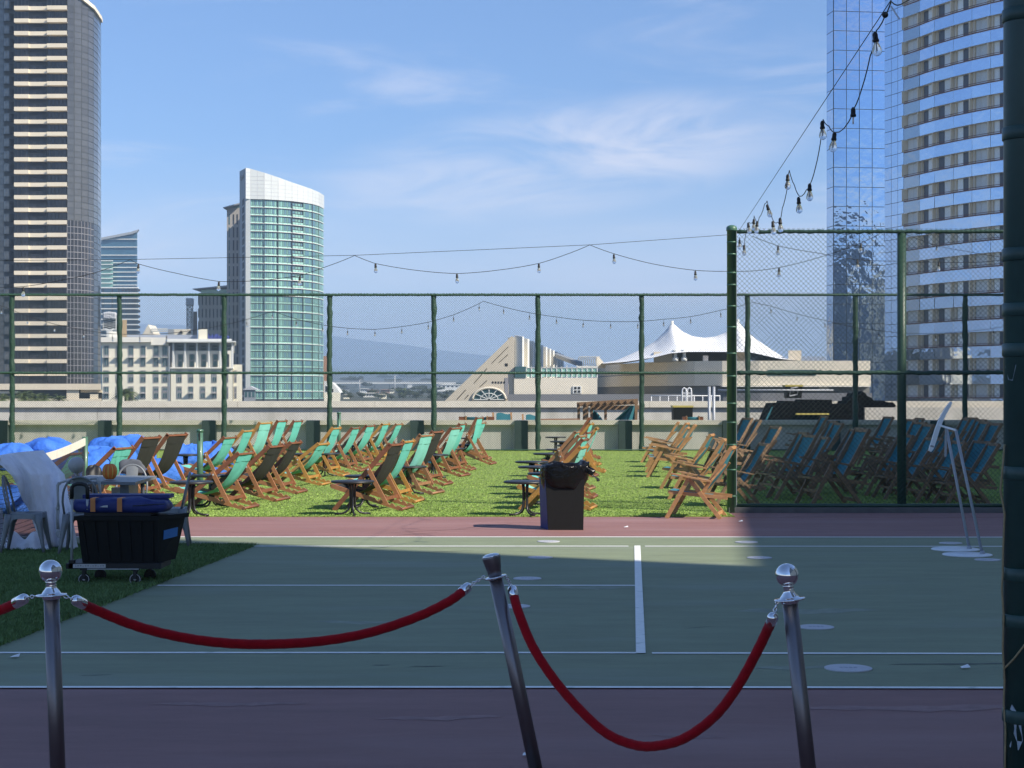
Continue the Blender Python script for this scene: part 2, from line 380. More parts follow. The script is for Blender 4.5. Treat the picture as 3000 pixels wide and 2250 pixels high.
# ================================================================ deck and court
YG = 24.75                                         # where the lawn begins
tag(MB().box(-45, 45, -12, 54.9, -1.6, -.02).build('deck', M_asph), kind='structure')
tag(MB().box(-45, 45, 54.9, 76.5, -1.9, -1.2).build('terrace_floor', M_asph), kind='structure')
m = MB().grid(lambda u, v: (-40 + 80 * u, -11 + (YG + 11.2) * v, 0), 40, 20, False)
tag(m.build('court_apron', M_maroon), kind='structure')
def bend(x, y): return -.006 * max(0, x) ** 1.35 * (y / 11.0)     # the painted lines drop a little on the far side
def strip(name, pts0, pts1, z, mt):
    m = MB(); n = len(pts0)
    m.add([(x, y, z) for x, y in pts0] + [(x, y, z) for x, y in pts1], [(i, i + 1, n + i + 1, n + i) for i in range(n - 1)])
    return tag(m.build(name, mt), kind='structure')
xx = [-14, -8, -4, -2, 0, 1, 2, 3, 4, 6, 9, 14]
y_of = lambda D: F * CH / (D - YH)
near, far = y_of(1486.5), y_of(1161)
strip('court', [(x, near + bend(x, near)) for x in xx], [(x, far + bend(x, far) * .3) for x in xx], .004, M_green)
def line(D, xa, xb, k=1.0, w=.062):
    y = y_of(D); q = sorted(set([x for x in xx if xa < x < xb] + [xa, xb]))
    strip('court_line', [(x, y + k * bend(x, y) - w / 2) for x in q], [(x, y + k * bend(x, y) + w / 2) for x in q], .008, M_line)
line(1486.5, -14, 14); line(1161, -14, 14, .3, .085)
ys1, ys2 = y_of(1181), y_of(1412)
line(1181, -3.02, 1.35, .3, .08); line(1181, XD(1393, ys1), 14, .3, .08)
line(1266, -3.26, XD(1371, y_of(1266)), .6, .07)
line(1412, -14, XD(1374, ys2)); line(1412.5, XD(1408, ys2), 14)
strip('court_line', [(XD(1373, ys2), ys2 - .03), (XD(1394, ys2), ys2 - .03)], [(XD(1371, ys1), ys1 + .05), (XD(1384, ys1), ys1 + .05)], .0095, M_line)

# floor stickers
spots = [(1607, 1588, 'in front of the black bin, nearest the lawn'), (1583, 1635, 'straight below the black bin on the sunlit court'), (1545, 1697, 'just right of the leaning stanchion top'),
         (1506, 1779, 'half hidden behind the leaning stanchion'), (2187, 1590, 'at the shadow edge between two far court lines'), (2225, 1636, 'just beyond the lit corner of the court'),
         (2391, 1840, 'beside the right stanchion, the upper of two'), (2485, 1961, 'beside the right stanchion, largest and nearest'), (2785, 1593, 'beyond the two round sign bases'), (2893, 1642, 'on this side of the two round sign bases')]
for x, y, d in spots:
    p = GF(x, y); m = MB(); r = .135 if y < 1900 else .152
    m.lathe([(r, .0045), (r, .0105), (r - .003, .012)], p, 28, False)
    o = m.build('floor_sticker', M_stick); tag(o, 'round grey floor sticker ' + d, 'floor sticker', 'round stickers on the court')
    mm = MB()
    for i in range(4): mm.box(p.x - .055 + i * .03, p.x - .035 + i * .03, p.y - .02 + .008 * (i % 2), p.y + .02, .0125, .0135)
    mm.build('printed_mark', M_mark, o)
# scuffs, hairline cracks and pale smears on the court
def smear(name, mt, items, z):
    m = MB(); rr = random.Random(31)
    for x, y, L_, w, a in items:
        n = 14; up = []; dn = []
        for i in range(n + 1):
            t = i / n; ww = w * math.sin(math.pi * min(1, max(0, t))) ** .6 * rr.uniform(.45, 1.1) + .002; cx_, cy_ = x + (t - .5) * L_ * math.cos(a), y + (t - .5) * L_ * math.sin(a) + .25 * w * math.sin(t * 9)
            up.append((cx_ - math.sin(a) * ww, cy_ + math.cos(a) * ww, z)); dn.append((cx_ + math.sin(a) * ww, cy_ - math.cos(a) * ww, z))
        m.add(up + dn, [(i, i + 1, n + 2 + i, n + 1 + i) for i in range(n)])
    tag(m.build(name, mt), kind='structure')
smear('court_stain', mat('court_smear_pale', (.30, .175, .165), .85, var=.25, scale=9), [(2.3, 9.60, 1.5, .11, .05), (-.4, 9.3, .7, .07, .1), (-1.6, 9.72, .9, .06, .02), (.9, 8.8, .4, .05, -.2)], .0016)
smear('court_stain', mat('court_smear_green', (.25, .28, .21), .85, var=.3, scale=5), [(.75, 15.6, .8, .16, .1), (-1.2, 13.2, .7, .10, -.1), (2.4, 13.9, 1.2, .18, .05), (1.8, 11.0, .6, .07, .1), (-2.0, 12.2, .5, .07, .3)], .0052)
smear('court_stain', mat('court_scuff_dark', (.10, .115, .085), .8, var=.3, scale=8), [(-.55, 11.05, .22, .022, .0), (-.85, 11.1, .12, .018, .1), (-.75, 19.2, .7, .012, .4), (1.4, 12.9, .25, .008, .5), (2.9, 11.15, .9, .03, .05), (-2.6, 10.7, .2, .012, .2)], .0054)
smear('court_crack', mat('court_crack_dark', (.12, .06, .055), .9), [(-.9, 22.3, 1.6, .010, .55), (-.35, 23.0, 1.2, .009, .9), (-.2, 22.4, .9, .008, .1), (-1.2, 21.7, .7, .009, .7), (.2, 23.6, .9, .008, -.1)], .0018)
# bits of paper
for i, (x, y) in enumerate([(45, 1929), (2828, 1961), (1549, 2217), (1834, 1547), (1622, 1520), (2170, 1530)]):
    p = GF(x, y); m = MB(); a = .03
    m.add([(p.x - a, p.y - a, .013), (p.x + a, p.y - a * .6, .016), (p.x + a * .8, p.y + a, .03), (p.x - a * .9, p.y + a * .7, .014), (p.x, p.y, .022)], [(0, 1, 4), (1, 2, 4), (2, 3, 4), (3, 0, 4)])
    o = m.build('paper_scrap', M_white)
    tag(o, 'scrap of white paper ' + ['on the court at the far left edge', 'on the court near the near right post', 'at the foot of the leaning stanchion', 'on the sunny maroon strip right of the bin', 'on the lawn edge beside the black bin', 'in shade on the maroon strip by the fence'][i], 'litter', 'paper scraps')

# ---------------------------------------------------------------- turf
import numpy as np
def blades(name, n, fx, h0, h1, w, z, mt, seed):
    rs = np.random.RandomState(seed); x, y = fx(rs, n); n = len(x)
    a = rs.uniform(0, 2 * np.pi, n); h = rs.uniform(h0, h1, n); b = rs.uniform(0, 2 * np.pi, n); lean = rs.uniform(.2, .9, n) * h
    c, s = np.cos(a) * w, np.sin(a) * w
    V = np.empty((n, 3, 3), np.float32)
    V[:, 0] = np.stack([x - c, y - s, np.full(n, z)], 1); V[:, 1] = np.stack([x + c, y + s, np.full(n, z)], 1)
    V[:, 2] = np.stack([x + np.cos(b) * lean, y + np.sin(b) * lean, z + h], 1)
    me = bpy.data.meshes.new(name); me.vertices.add(3 * n); me.vertices.foreach_set('co', V.ravel())
    me.loops.add(3 * n); me.loops.foreach_set('vertex_index', np.arange(3 * n, dtype=np.int32))
    me.polygons.add(n); me.polygons.foreach_set('loop_start', np.arange(0, 3 * n, 3, dtype=np.int32))
    try: me.polygons.foreach_set('loop_total', np.full(n, 3, np.int32))
    except Exception: pass
    me.materials.append(mt); me.update(calc_edges=True); me.validate()
    o = bpy.data.objects.new(name, me); COL.objects.link(o); return tag(o, kind='stuff')
tag(MB().plan([(-40, YG), (3.22, YG), (3.22, 25.55), (40, 25.55), (40, 54.9), (-40, 54.9)], -.01, .012).build('lawn', M_turf), kind='structure')
tag(MB().box(3.22, 40, YG - .1, 25.55, -.01, .0035).build('court_apron', M_maroon), kind='structure')
def f_far(rs, n):
    y = YG + (54 - YG) * rs.uniform(0, 1, n) ** 1.5; x = rs.uniform(-.315, .315, n) * y
    y = y + rs.uniform(-.03, .03, n); k = (x < 3.2) | (y > 25.62)
    return x[k], y[k]
blades('grass', 230000, f_far, .006, .018, .011, .011, M_blade, 3)
ex = lambda y: -3.0 - (19.8 - y) * .074
poly = [(-9, 8.5), (ex(8.5), 8.5), (ex(19.75), 19.75), (-3.15, 19.95), (-9, 20.0)]
tag(MB().plan(poly, .002, .014).build('turf', M_turf), kind='structure')
def f_near(rs, n):
    y = 9 + 11 * rs.uniform(0, 1, n); x = rs.uniform(-.32, -.13, n) * y
    k = (x < ex(y) + rs.uniform(-.03, .05, n)) & (y < 19.95 + rs.uniform(-.05, .05, n)); return x[k], y[k]
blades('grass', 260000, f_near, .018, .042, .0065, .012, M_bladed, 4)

# ================================================================ the hotel beyond the right edge, whose shadow lies on the court
def caster(x, Z, X0=22.0):
    t = X0 - x; return (Z - SH * t, t * math.sqrt(1 + SH * SH) * math.tan(R(EL)))
b = thing('hotel_tower', 'curved sail shaped hotel tower standing over the court, outside the photograph', 'tower', (24, 5, 0))
e1 = [caster(6.1, 53), caster(3.3, 25.4), caster(2.38, 17.13)]
e2 = [caster(-2.9, 19.7), caster(-6, 21.3), caster(-10, 23)]
low = [(60, 0), (60, 11.2)] + e1 + [(-40, e1[-1][1]), (-40, 0)]
m = MB(); m.prism([(22.0, y, z) for y, z in low], (26, 0, 0)); m.build('podium', M_beige, b)
sail = [(e1[-1][0] - 4, e1[-1][1] - 6)] + [e1[-1]] + e2 + [(e2[-1][0] + .5, 34), (e2[-1][0], 44), (0, 56), (-24, 60), (-24, 9)]
m = MB(); m.prism([(22.003, y, z) for y, z in sail], (1.0, 0, 0)); m.build('sail_wall', M_grey, b)
m = MB(); m.prism([(23.1, y - 26, z - 2) for y, z in sail[1:]] , (22, 0, 0)); m.build('tower_block', M_bronze2, b)
# ================================================================ walls behind the lawn
YF = 53.9                                          # far fence
m = MB()
wx = [-40 + i * 4.0 for i in range(21)]
for a, c in zip(wx, wx[1:]): m.box(a + .008, c - .008, 54.45, 54.70, -1.2, ZD(917.5, 54.4))
m.box(-40, 40, 54.47, 54.68, -1.2, ZD(917.5, 54.4) - .002)
lw = thing('low_wall', 'low concrete wall with pale cap and green pilasters behind the lawn fence', 'wall', (0, 54.5, 0))
m.build('wall_face', M_conc, lw)
m = MB(); m.box(-40, 40, 54.30, 54.82, ZD(917.5, 54.4), ZD(907.5, 54.4)); m.build('coping', M_cap, lw)
for i in range(-6, 12):
    c = XD(227.5 + 224.6 * i, 54.3)
    if abs(c) < 21: MB().box(c - .215, c + .215, 54.2, 54.46, .012, ZD(908.5, 54.2)).build('pilaster', M_pil, lw)
uw = thing('parapet_wall', 'tall concrete parapet wall with thick cream cap at the edge of the deck', 'wall', (0, 75, 0))
m = MB(); jx = [-60, -37.5, -28, XD(210, 75), XD(345, 75), XD(473, 75), XD(731, 75), XD(1004, 75), XD(1240, 75), 10.3, 17.5, 27, 38, 60]
for a, c in zip(jx, jx[1:]): m.box(a + .012, c - .012, 75.0, 75.5, -1.2, ZD(880, 75))
m.box(-60, 60, 75.03, 75.46, -1.2, ZD(880, 75) - .003); m.build('wall_face', M_conc, uw)
m = MB()
for a, c in zip(range(-60, 60, 6), range(-54, 66, 6)): m.box(a + .008, c - .008, 74.86, 75.66, ZD(880, 75), ZD(866.5, 75))
m.box(-60, 60, 74.9, 75.6, ZD(880, 75), ZD(866.5, 75) - .004); m.build('coping', M_cap, uw)

# ================================================================ chain link fences
def chainlink(x0, x1, y, z0, z1, d, r, mt, name, parent):
    V = []; Fc = []
    def put(ax, az, bx, bz, yy):
        dxx, dzz = bx - ax, bz - az; l = math.hypot(dxx, dzz); nx_, nz_ = -dzz / l * r, dxx / l * r; o = len(V)
        for (px, pz) in ((ax, az), (bx, bz)):
            V.extend([(px + nx_, yy, pz + nz_), (px - nx_ * .5, yy - r * .87, pz - nz_ * .5), (px - nx_ * .5, yy + r * .87, pz - nz_ * .5)])
        Fc.extend([(o, o + 1, o + 4, o + 3), (o + 1, o + 2, o + 5, o + 4), (o + 2, o, o + 3, o + 5)])
    H = z1 - z0; k = int((x1 - x0 + H) / d) + 1
    for i in range(k):
        s = x0 - H + i * d                          # rising lines  x = s + (z - z0)
        a, b_ = max(s, x0), min(s + H, x1)
        if b_ - a > .01: put(a, z0 + a - s, b_, z0 + b_ - s, y + .0015)
        s = x0 + i * d                              # falling lines x = s - (z - z0)
        a, b_ = min(s, x1), max(s - H, x0)
        if a - b_ > .01: put(a, z0 + s - a, b_, z0 + s - b_, y - .0015)
    m = MB(); m.v = V; m.f = Fc; m.sm = [False] * len(Fc); m.mi = [0] * len(Fc)
    return m.build(name, mt, parent, fix=False)
zt = ZD(636, YF)
ff = thing('chain_link_fence', 'long green chain link fence across the back of the lawn', 'fence', (0, YF, 0))
chainlink(-21, 21, YF, .03, zt + .05, .074, .0027, M_wire, 'chain_link', ff)
px_ = [26 - 224.6 * i for i in (2, 1)] + [26, 258, 484, 712, 937, 1162, 1386, 1615, 1848, 2085, 2316]
for q in px_:
    x = XD(q, YF + .09); n = 34; rr = random.Random(int(q)); pts = [(x + rr.uniform(-.012, .012), YF + .10, -.02 + (zt + .02) * i / n) for i in range(n + 1)]
    MB().tube(pts, [.080 * rr.uniform(.88, 1.22) for _ in pts], 9).build('post', M_fwrap, ff)
def wraprail(z, nm, rad, x0, x1, y, par, mt=M_fwrap, step=.05):
    m = MB(); n = int((x1 - x0) / step); rr = random.Random(3)
    m.tube([(x0 + (x1 - x0) * i / n, y, z + rr.uniform(-.006, .006)) for i in range(n + 1)], [rad * (1 + .35 * (i % 2)) for i in range(n + 1)], 6); return m.build(nm, mt, par)
wraprail(zt - .01, 'top_rail', .034, -21, 21, YF + .02, ff); wraprail(ZD(805.5, YF), 'middle_rail', .034, -21, 21, YF + .02, ff)
MB().tube([(-21, YF, .05), (21, YF, .05)], .02, 6).build('bottom_rail', M_fence, ff)

YR = 25.6                                          # the nearer fence at the right
rf = thing('chain_link_fence', 'nearer green chain link fence with thick corner post in front of the shaded chairs', 'fence', (3.3, YR, 0))
xa, xb = XD(1590, YR), 8.6
ztr = ZD(500, YR)
chainlink(xa, xb, YR, .10, ztr + .05, .0735, .0026, M_wiren, 'chain_link', rf)
m = MB(); rp = 10 * .0072
xc = XD(1580.5, YR)
m.lathe([(.071, -.02), (.071, ZD(499, YR)), (.080, ZD(499, YR)), (.082, ZD(497.5, YR)), (.082, ZD(493, YR)), (.072, ZD(489.5, YR)), (.045, ZD(487, YR)), (.008, ZD(486, YR))], (xc, YR, 0), 20)
m.build('corner_post', M_post, rf)
for D in (517, 543, 583, 609, 655, 700, 757, 806, 865, 906, 954, 1008, 1065):
    z = ZD(D + 8, YR); MB().lathe([(.072, z), (.0745, z + .003), (.0745, z + .018), (.072, z + .021)], (xc, YR, 0), 18).bar((xc + .07, YR, z + .015), (xa + .01, YR, z + .015), .012, .03).build('tension_band', M_post, rf)
MB().bar((xa, YR, .1), (xa, YR, ztr), .012, .022, up=(1, 0, 0)).build('tension_bar', M_poleg, rf)
for D in (1947,):
    x = XD(D, YR + .1); MB().tube([(x, YR + .075, -.02), (x, YR + .075, ZD(498, YR))], .068, 14).build('post', M_fence, rf)
wraprail(ztr, 'top_rail', .024, xa, xb, YR + .03, rf, M_fence, .0735); wraprail(ZD(805, YR), 'middle_rail', .027, xa, xb, YR + .03, rf, M_fence, .0735)
MB().tube([(xc, YR + .02, .11), (xb, YR + .02, .11)], .028, 8).build('bottom_rail', M_fence, rf)
for q in ((1577, 770, 1.0), (1585, 790, .7)):
    pass
# kerb under that fence
tag(MB().box(xc - .05, 9.5, YR - .06, YR + .12, 0, .085).build('kerb', M_asph), kind='structure')

# near post at the right edge of the picture
YP = 6.9; xp = XD(2168, YP) + .088
np_ = thing('steel_post', 'thick dark green steel post with collars at the right edge of the picture', 'post', (xp, YP, 0))
MB().lathe([(.086, -.02), (.086, 4.22), (.07, 4.26), (.03, 4.28)], (xp, YP, 0), 28).build('shaft', M_dpost, np_)
for D in (35, 290, 551, 670, 757, 1022, 1240, 1340, 1545):
    z = ZD(D + 14, YP); MB().lathe([(.0875, z), (.092, z + .004), (.092, z + .050), (.0875, z + .054)], (xp, YP, 0), 28).build('collar', M_dpost, np_)
def onpost(D, y, k=1.004):                         # point on the front of the post seen at this picture point
    x = XD(D, YP - .07); t = max(-.99, min(.99, (x - xp) / .086)); z = ZD(y, YP - .08)
    return (xp + .086 * k * t, YP - .086 * k * math.sqrt(1 - t * t), z)
m = MB(); pts = [onpost(q, y) for q, y in ((2189, 1524), (2197, 1540), (2204, 1560), (2208, 1600), (2200, 1622), (2186, 1618), (2180, 1590), (2183, 1550))]
m.add([onpost(2194, 1575)] + pts, [(0, i + 1, (i + 1) % 8 + 1) for i in range(8)]); m.build('paint_smear', M_smear, np_)
m = MB(); pts = [onpost(q, y) for q, y in ((2180, 790), (2196, 788), (2190, 822), (2184, 820))]; m.add(pts, [(0, 1, 2, 3)]); m.build('paint_smear', M_smear, np_)
rope_pts = [(2170, 960), (2164, 1030), (2161, 1060), (2166, 1085), (2170, 1110), (2167, 1180), (2166, 1240), (2164, 1270), (2168, 1330), (2166, 1400), (2170, 1470), (2168, 1520), (2172, 1570), (2171, 1640), (2170, 1700)]
m = MB().tube([PD(x, y, YP - .02) for x, y in rope_pts], .0045, 6)
m.tube([onpost(x, y, 1.06) for x, y in ((2171, 1472), (2180, 1450), (2193, 1425), (2212, 1392), (2228, 1370))], .0045, 6)
tag(m.build('cord', M_rope), 'tan cord running down the near dark green post', 'cord')

# ================================================================ court net posts
for (x, y, zt_, lab) in ((532 / 1, 0, 0, ''),):
    pass
def netpost(px, pybase, pytop, label, w=.10):
    p = GF(px, pybase); z = CH + (YH - pytop * K) / F * p.y
    b = thing('net_post', label, 'net post', p, 'green net posts')
    m = MB().tube([p, (p.x, p.y, z - .03)], w / 2, 14); m.lathe([(w / 2 + .006, z - .05), (w / 2 + .006, z - .01), (w * .3, z)], (p.x, p.y, 0), 14); m.build('shaft', M_post, b)
    MB().box(p.x - .012, p.x + .012, p.y - w / 2 - .02, p.y - w / 2 + .01, z - .18, z - .06).build('cleat', M_blk, b)
netpost(586, 1478, 1257, 'green net post standing behind the front teal deck chair')
netpost(993, 1352, 1207, 'distant green net post near the fence behind the deck chairs')

# ================================================================ tennis net with white gauze
pA = Vector((-6.58, 26.4, 0)); pB = Vector((-5.62, 18.6, 0))
nt = thing('tennis_net', 'tennis net with white headband and green end post at the left', 'net', pA)
MB().tube([pA, pA + Vector((0, 0, 1.12))], .045, 14).build('end_post', M_post, nt)
def netp(t, z): q = pA.lerp(pB, t); return Vector((q.x, q.y, z - .10 * math.sin(math.pi * min(1, t * .9))))
m = MB(); nn = 40
for i in range(nn):
    t0, t1 = i / nn, (i + 1) / nn
    m.add([netp(t0, 1.10) + Vector((-.012, 0, 0)), netp(t1, 1.10) + Vector((-.012, 0, 0)), netp(t1, .99) + Vector((-.012, 0, 0)), netp(t0, .99) + Vector((-.012, 0, 0)),
           netp(t0, 1.10) + Vector((.012, 0, 0)), netp(t1, 1.10) + Vector((.012, 0, 0)), netp(t1, .99) + Vector((.012, 0, 0)), netp(t0, .99) + Vector((.012, 0, 0))], [(0, 1, 2, 3), (4, 5, 6, 7), (0, 1, 5, 4), (3, 2, 6, 7)])
m.build('headband', M_band, nt)
m = MB(); Ln = (pB - pA).length
k = int(Ln / .055)
for i in range(k + 1):
    t = i / k; m.bar(netp(t, .04) , netp(t, 1.0), .0042, .0042)
for j in range(18):
    z = .05 + j * .054
    for i in range(24): m.bar(netp(i / 24, z), netp((i + 1) / 24, z), .0042, .0042)
m.build('netting', M_net, nt)
def CC(x, y, Y): return PF(x / 3.95, 1240 + y / 3.95, Y)         # point read off the enlarged left corner
Lc = [(-160, 400), (20, 490), (140, 610), (205, 740), (255, 880), (330, 1000), (400, 1200), (470, 1380), (520, 1500)]
Rc = [(500, 318), (610, 440), (745, 590), (775, 720), (795, 850), (830, 1030), (860, 1200), (890, 1380), (915, 1470)]
def lerp(l, t):
    f = t * (len(l) - 1); i = min(int(f), len(l) - 2); f -= i; return (l[i][0] * (1 - f) + l[i + 1][0] * f, l[i][1] * (1 - f) + l[i + 1][1] * f)
cl = thing('draped_cloth', 'white gauze cloth draped over the tennis net down to the turf', 'cloth', (-5.3, 19.8, 0))
def sheet(u, v):
    a, c = lerp(Lc, v), lerp(Rc, v); x, y = a[0] * (1 - u) + c[0] * u, a[1] * (1 - u) + c[1] * u
    if v < .12: y += -60 * (1 - v / .12) * math.sin(math.pi * min(1, u * .9)) * .3
    Y = 18.6 + 1.5 * u + (.9 - 1.7 * u) * v + .10 * math.sin(u * 9 + v * 4) * (1 - v * .4) + .05 * math.sin(u * 23 + v * 11)
    p = CC(x, y, Y); p.z = max(p.z, .02 + .01 * math.sin(u * 30)); return p
MB().grid(sheet, 36, 48).build('hanging_sheet', M_cloth, cl)
def strip_(u, v):
    x = -120 + 700 * u; y = 1330 + 190 * v + 18 * math.sin(u * 14 + v * 5); Y = 20.3 - 1.1 * v + .05 * math.sin(u * 31)
    p = CC(x, y, Y); p.z = max(.018, .03 + .05 * math.sin(u * 17 + v * 3) * math.sin(math.pi * v) + .11 * math.sin(math.pi * v)); return p
MB().grid(strip_, 40, 12).build('ground_fold', M_cloth, cl)
def left_(u, v):
    x = -220 + (250 + 60 * v * v) * u + 30 * v; y = 980 + 520 * v; Y = 19.9 - .6 * v + .06 * math.sin(u * 12 + v * 6)
    p = CC(x, y, Y); p.z = max(.02, p.z); return p
MB().grid(left_, 14, 20).build('side_fold', M_cloth, cl)

# ================================================================ deck chairs
LA = 1.348; WD = .78
def rot2(p, th): c, s = math.cos(th), math.sin(th); return Vector((p[0] * c - p[1] * s, p[0] * s + p[1] * c, p[2]))
PROTO = {}
M_teal2 = mat('teal_canvas_faded', (.19, .53, .46), .85, var=.12, scale=3, bump=.35, bscale=7, bdist=.02)
M_woodr_lit = mat('wood_redbrown_sunlit', (.34, .150, .066), .5, var=.3, scale=9, stretch=(1, 1, 3))  # lighter copy of the red-brown wood, sunlight put into the colour
def deck_geom(phi):
    c, s = math.cos(phi), math.sin(phi)
    piv = (.374 * c, .374 * s); rear = (piv[0] + math.sqrt(.845 ** 2 - (piv[1] - .03) ** 2), .03)
    dB = ((rear[0] - piv[0]) / .845, (rear[1] - piv[1]) / .845); front = (piv[0] - .31 * dB[0], piv[1] - .31 * dB[1])
    return c, s, piv, rear, dB, front
def build_deckchair(phi, wood, sling):
    c, s, piv, rear, dB, front = deck_geom(phi); w2 = WD / 2
    root = thing('deck_chair', 'x', 'deck chair')
    for sg in (-1, 1):
        y = sg * (w2 - .016)
        MB().bar((0, y, .0), (c * LA, y, s * LA), .032, .068).build('back_rail', wood, root)
        yb = sg * (w2 - .052)
        nrm = (-dB[1], dB[0]); P = lambda t, h: (piv[0] + dB[0] * t + nrm[0] * h, yb - .015, piv[1] + dB[1] * t + nrm[1] * h)
        prof = [P(-.31, -.033), P(.86, -.033), P(.86, .012)]
        for t in (.80, .70, .60, .50): prof += [P(t, .033), P(t - .035, .033), P(t - .04, .008), P(t - .065, .008)]
        prof += [P(.40, .033), P(-.31, .033)]
        MB().prism(prof, (0, .03, 0)).build('seat_rail', M_woodr_lit if wood is M_woodr else wood, root)
        yp = sg * (w2 - .10) if sg > 0 else -(w2 + .018)
        yp = sg * (w2 + .018)
        top = (c * .62 * LA, s * .62 * LA)
        tB = .60; bot = (piv[0] + dB[0] * tB, piv[1] + dB[1] * tB + .03)
        MB().bar((top[0] - .02, yp, top[1] + .045), (bot[0], yp, bot[1]), .03, .062).build('prop_leg', M_woodr_lit if wood is M_woodr else wood, root)
        MB().tube([(top[0], yp + sg * .012, top[1]), (top[0], yp + sg * .024, top[1])], .014, 8).build('bolt', M_lgrey, root)
    MB().bar((c * (LA - .03), -w2, s * (LA - .03)), (c * (LA - .03), w2, s * (LA - .03)), .04, .03).build('crossbar', wood, root)
    MB().bar((front[0], -w2 + .04, front[1]), (front[0], w2 - .04, front[1]), .04, .03).build('crossbar', wood, root)
    MB().tube([(rear[0] + .0, -w2 + .03, rear[1]), (rear[0], w2 - .03, rear[1])], .021, 8).build('crossbar', wood, root)
    MB().bar((bot[0] - .03, -w2 - .02, bot[1] + .05), (bot[0] - .03, w2 + .02, bot[1] + .05), .02, .05).build('crossbar', wood, root)
    P0 = (c * (LA - .02), s * (LA - .02) + .012); P2 = (front[0], front[1] + .015); P1 = (P0[0] * .62 + .05, -.02 + .05 * (1 - phi))
    ws = w2 - .045
    rr = random.Random(int(phi * 1000) + len(PROTO))
    wob = [rr.uniform(-1, 1) for _ in range(6)]
    def f(u, v):
        t = v; b0, b1, b2 = (1 - t) ** 2, 2 * t * (1 - t), t * t
        x = b0 * P0[0] + b1 * P1[0] + b2 * P2[0]; z = b0 * P0[1] + b1 * P1[1] + b2 * P2[1]
        q = 2 * u - 1; dip = .03 * math.sin(math.pi * t) * (1 - q * q)
        k = ws * (1 - .07 * math.sin(math.pi * t)) ; cr = .006 * math.sin(8 * t + 5 * q + wob[0] * 3) * math.sin(math.pi * t) + .004 * math.sin(q * 9 + wob[1] * 4 + t * 3)
        return Vector((x + dip * .6 + cr, q * k, z - dip * .6 - cr))
    sl_ = MB().grid(f, 8, 22).build('sling', sling, root)
    def hem(u, v):
        p = f(u, .006 + .075 * v); return p + Vector((.006, 0, -.004))
    MB().grid(hem, 4, 3).build('hem', sling, sl_)
    return root
def deckchair(px, py, Y, wood, sling, label, group, yaw=11, sph=None):
    z = ZF(py, Y); phi = math.asin(max(.60, min(.90, z / LA))); phi = round(phi / .05) * .05
    hsh = (int(px * 7 + py * 3)) % 5; yaw += (-3.5, 2, 0, 4, -1.5)[hsh]
    if sling is M_teal and hsh in (1, 3): sling = M_teal2
    key = (phi, wood.name, sling.name)
    if key in PROTO: o = copy_tree(PROTO[key])
    else: o = PROTO[key] = build_deckchair(phi, wood, sling)
    th = -R(yaw); n = rot2((math.cos(phi) * LA, -WD / 2, 0), th)
    o.location = (XF(px, Y) - n.x, Y - n.y, .012); o.rotation_euler = (0, 0, th)
    tag(o, label, 'deck chair', group)
    return o
ORD = ['first', 'second', 'third', 'fourth', 'fifth', 'sixth', 'seventh', 'eighth', 'ninth', 'tenth']
CN = {M_teal.name: 'teal', M_darkc.name: 'charcoal', M_bluec.name: 'blue'}
WN = {M_woodr.name: 'red-brown', M_woodg.name: 'golden', M_woodb.name: 'mid-brown'}
def row(lst, where, group, yaw=11):
    for i, (px, py, Y, w, s) in enumerate(lst):
        deckchair(px, py, Y, w, s, f'{CN[s.name]} deck chair, {WN[w.name]} frame, {ORD[i]} from the court {where}', group, yaw)
r, g, br, t, d = M_woodr, M_woodg, M_woodb, M_teal, M_darkc
row([(699, 1327, 26, r, t), (788, 1310.5, 28, r, d), (851.5, 1296.5, 30.2, r, d), (933, 1299.5, 33, g, t), (975, 1251.7, 36.7, g, t), (1032.6, 1255.7, 39, r, t), (1074, 1249.7, 42, r, t), (1121, 1240.7, 44.5, g, t), (1161.5, 1243, 47, br, t)],
    'in row right of net post', 'deck chairs in rows on the lawn')
row([(657, 1283.6, 33.9, r, t), (713, 1259.7, 36, g, t), (760.5, 1237.8, 39, g, t), (813.7, 1232.8, 42, r, t), (861.5, 1234.8, 44.5, r, t)],
    'in row behind net post', 'deck chairs in rows on the lawn')
row([(1143.4, 1302.8, 25.8, r, d), (1184, 1290.4, 27.6, g, t), (1231.6, 1279, 30, br, t), (1267.8, 1265.5, 33, r, d), (1322, 1253, 36.6, r, t), (1347, 1245, 39.5, r, t), (1397, 1224.6, 43, r, t), (1409, 1237, 46.5, br, t)],
    'in the middle row', 'deck chairs in rows on the lawn')
row([(1701, 1313, 25.9, g, t), (1707, 1286, 28.7, r, t), (1696, 1275.5, 31.3, br, t), (1687, 1264.6, 34.6, br, t), (1720, 1267, 36.4, r, t), (1748.6, 1255, 38.5, g, t), (1729, 1243, 42.4, g, t), (1727, 1225.6, 46.8, r, d)],
    'in row behind black bin', 'deck chairs in rows on the lawn', 9)
row([(337, 1318.5, 27, r, t), (418, 1285.6, 28.4, r, d), (492, 1273, 30.4, r, d)], 'behind the pumpkin table', 'deck chairs in rows on the lawn')
deckchair(205, 1328.6, 27.6, r, t, 'teal deck chair seen through the tennis net', 'deck chairs in rows on the lawn')

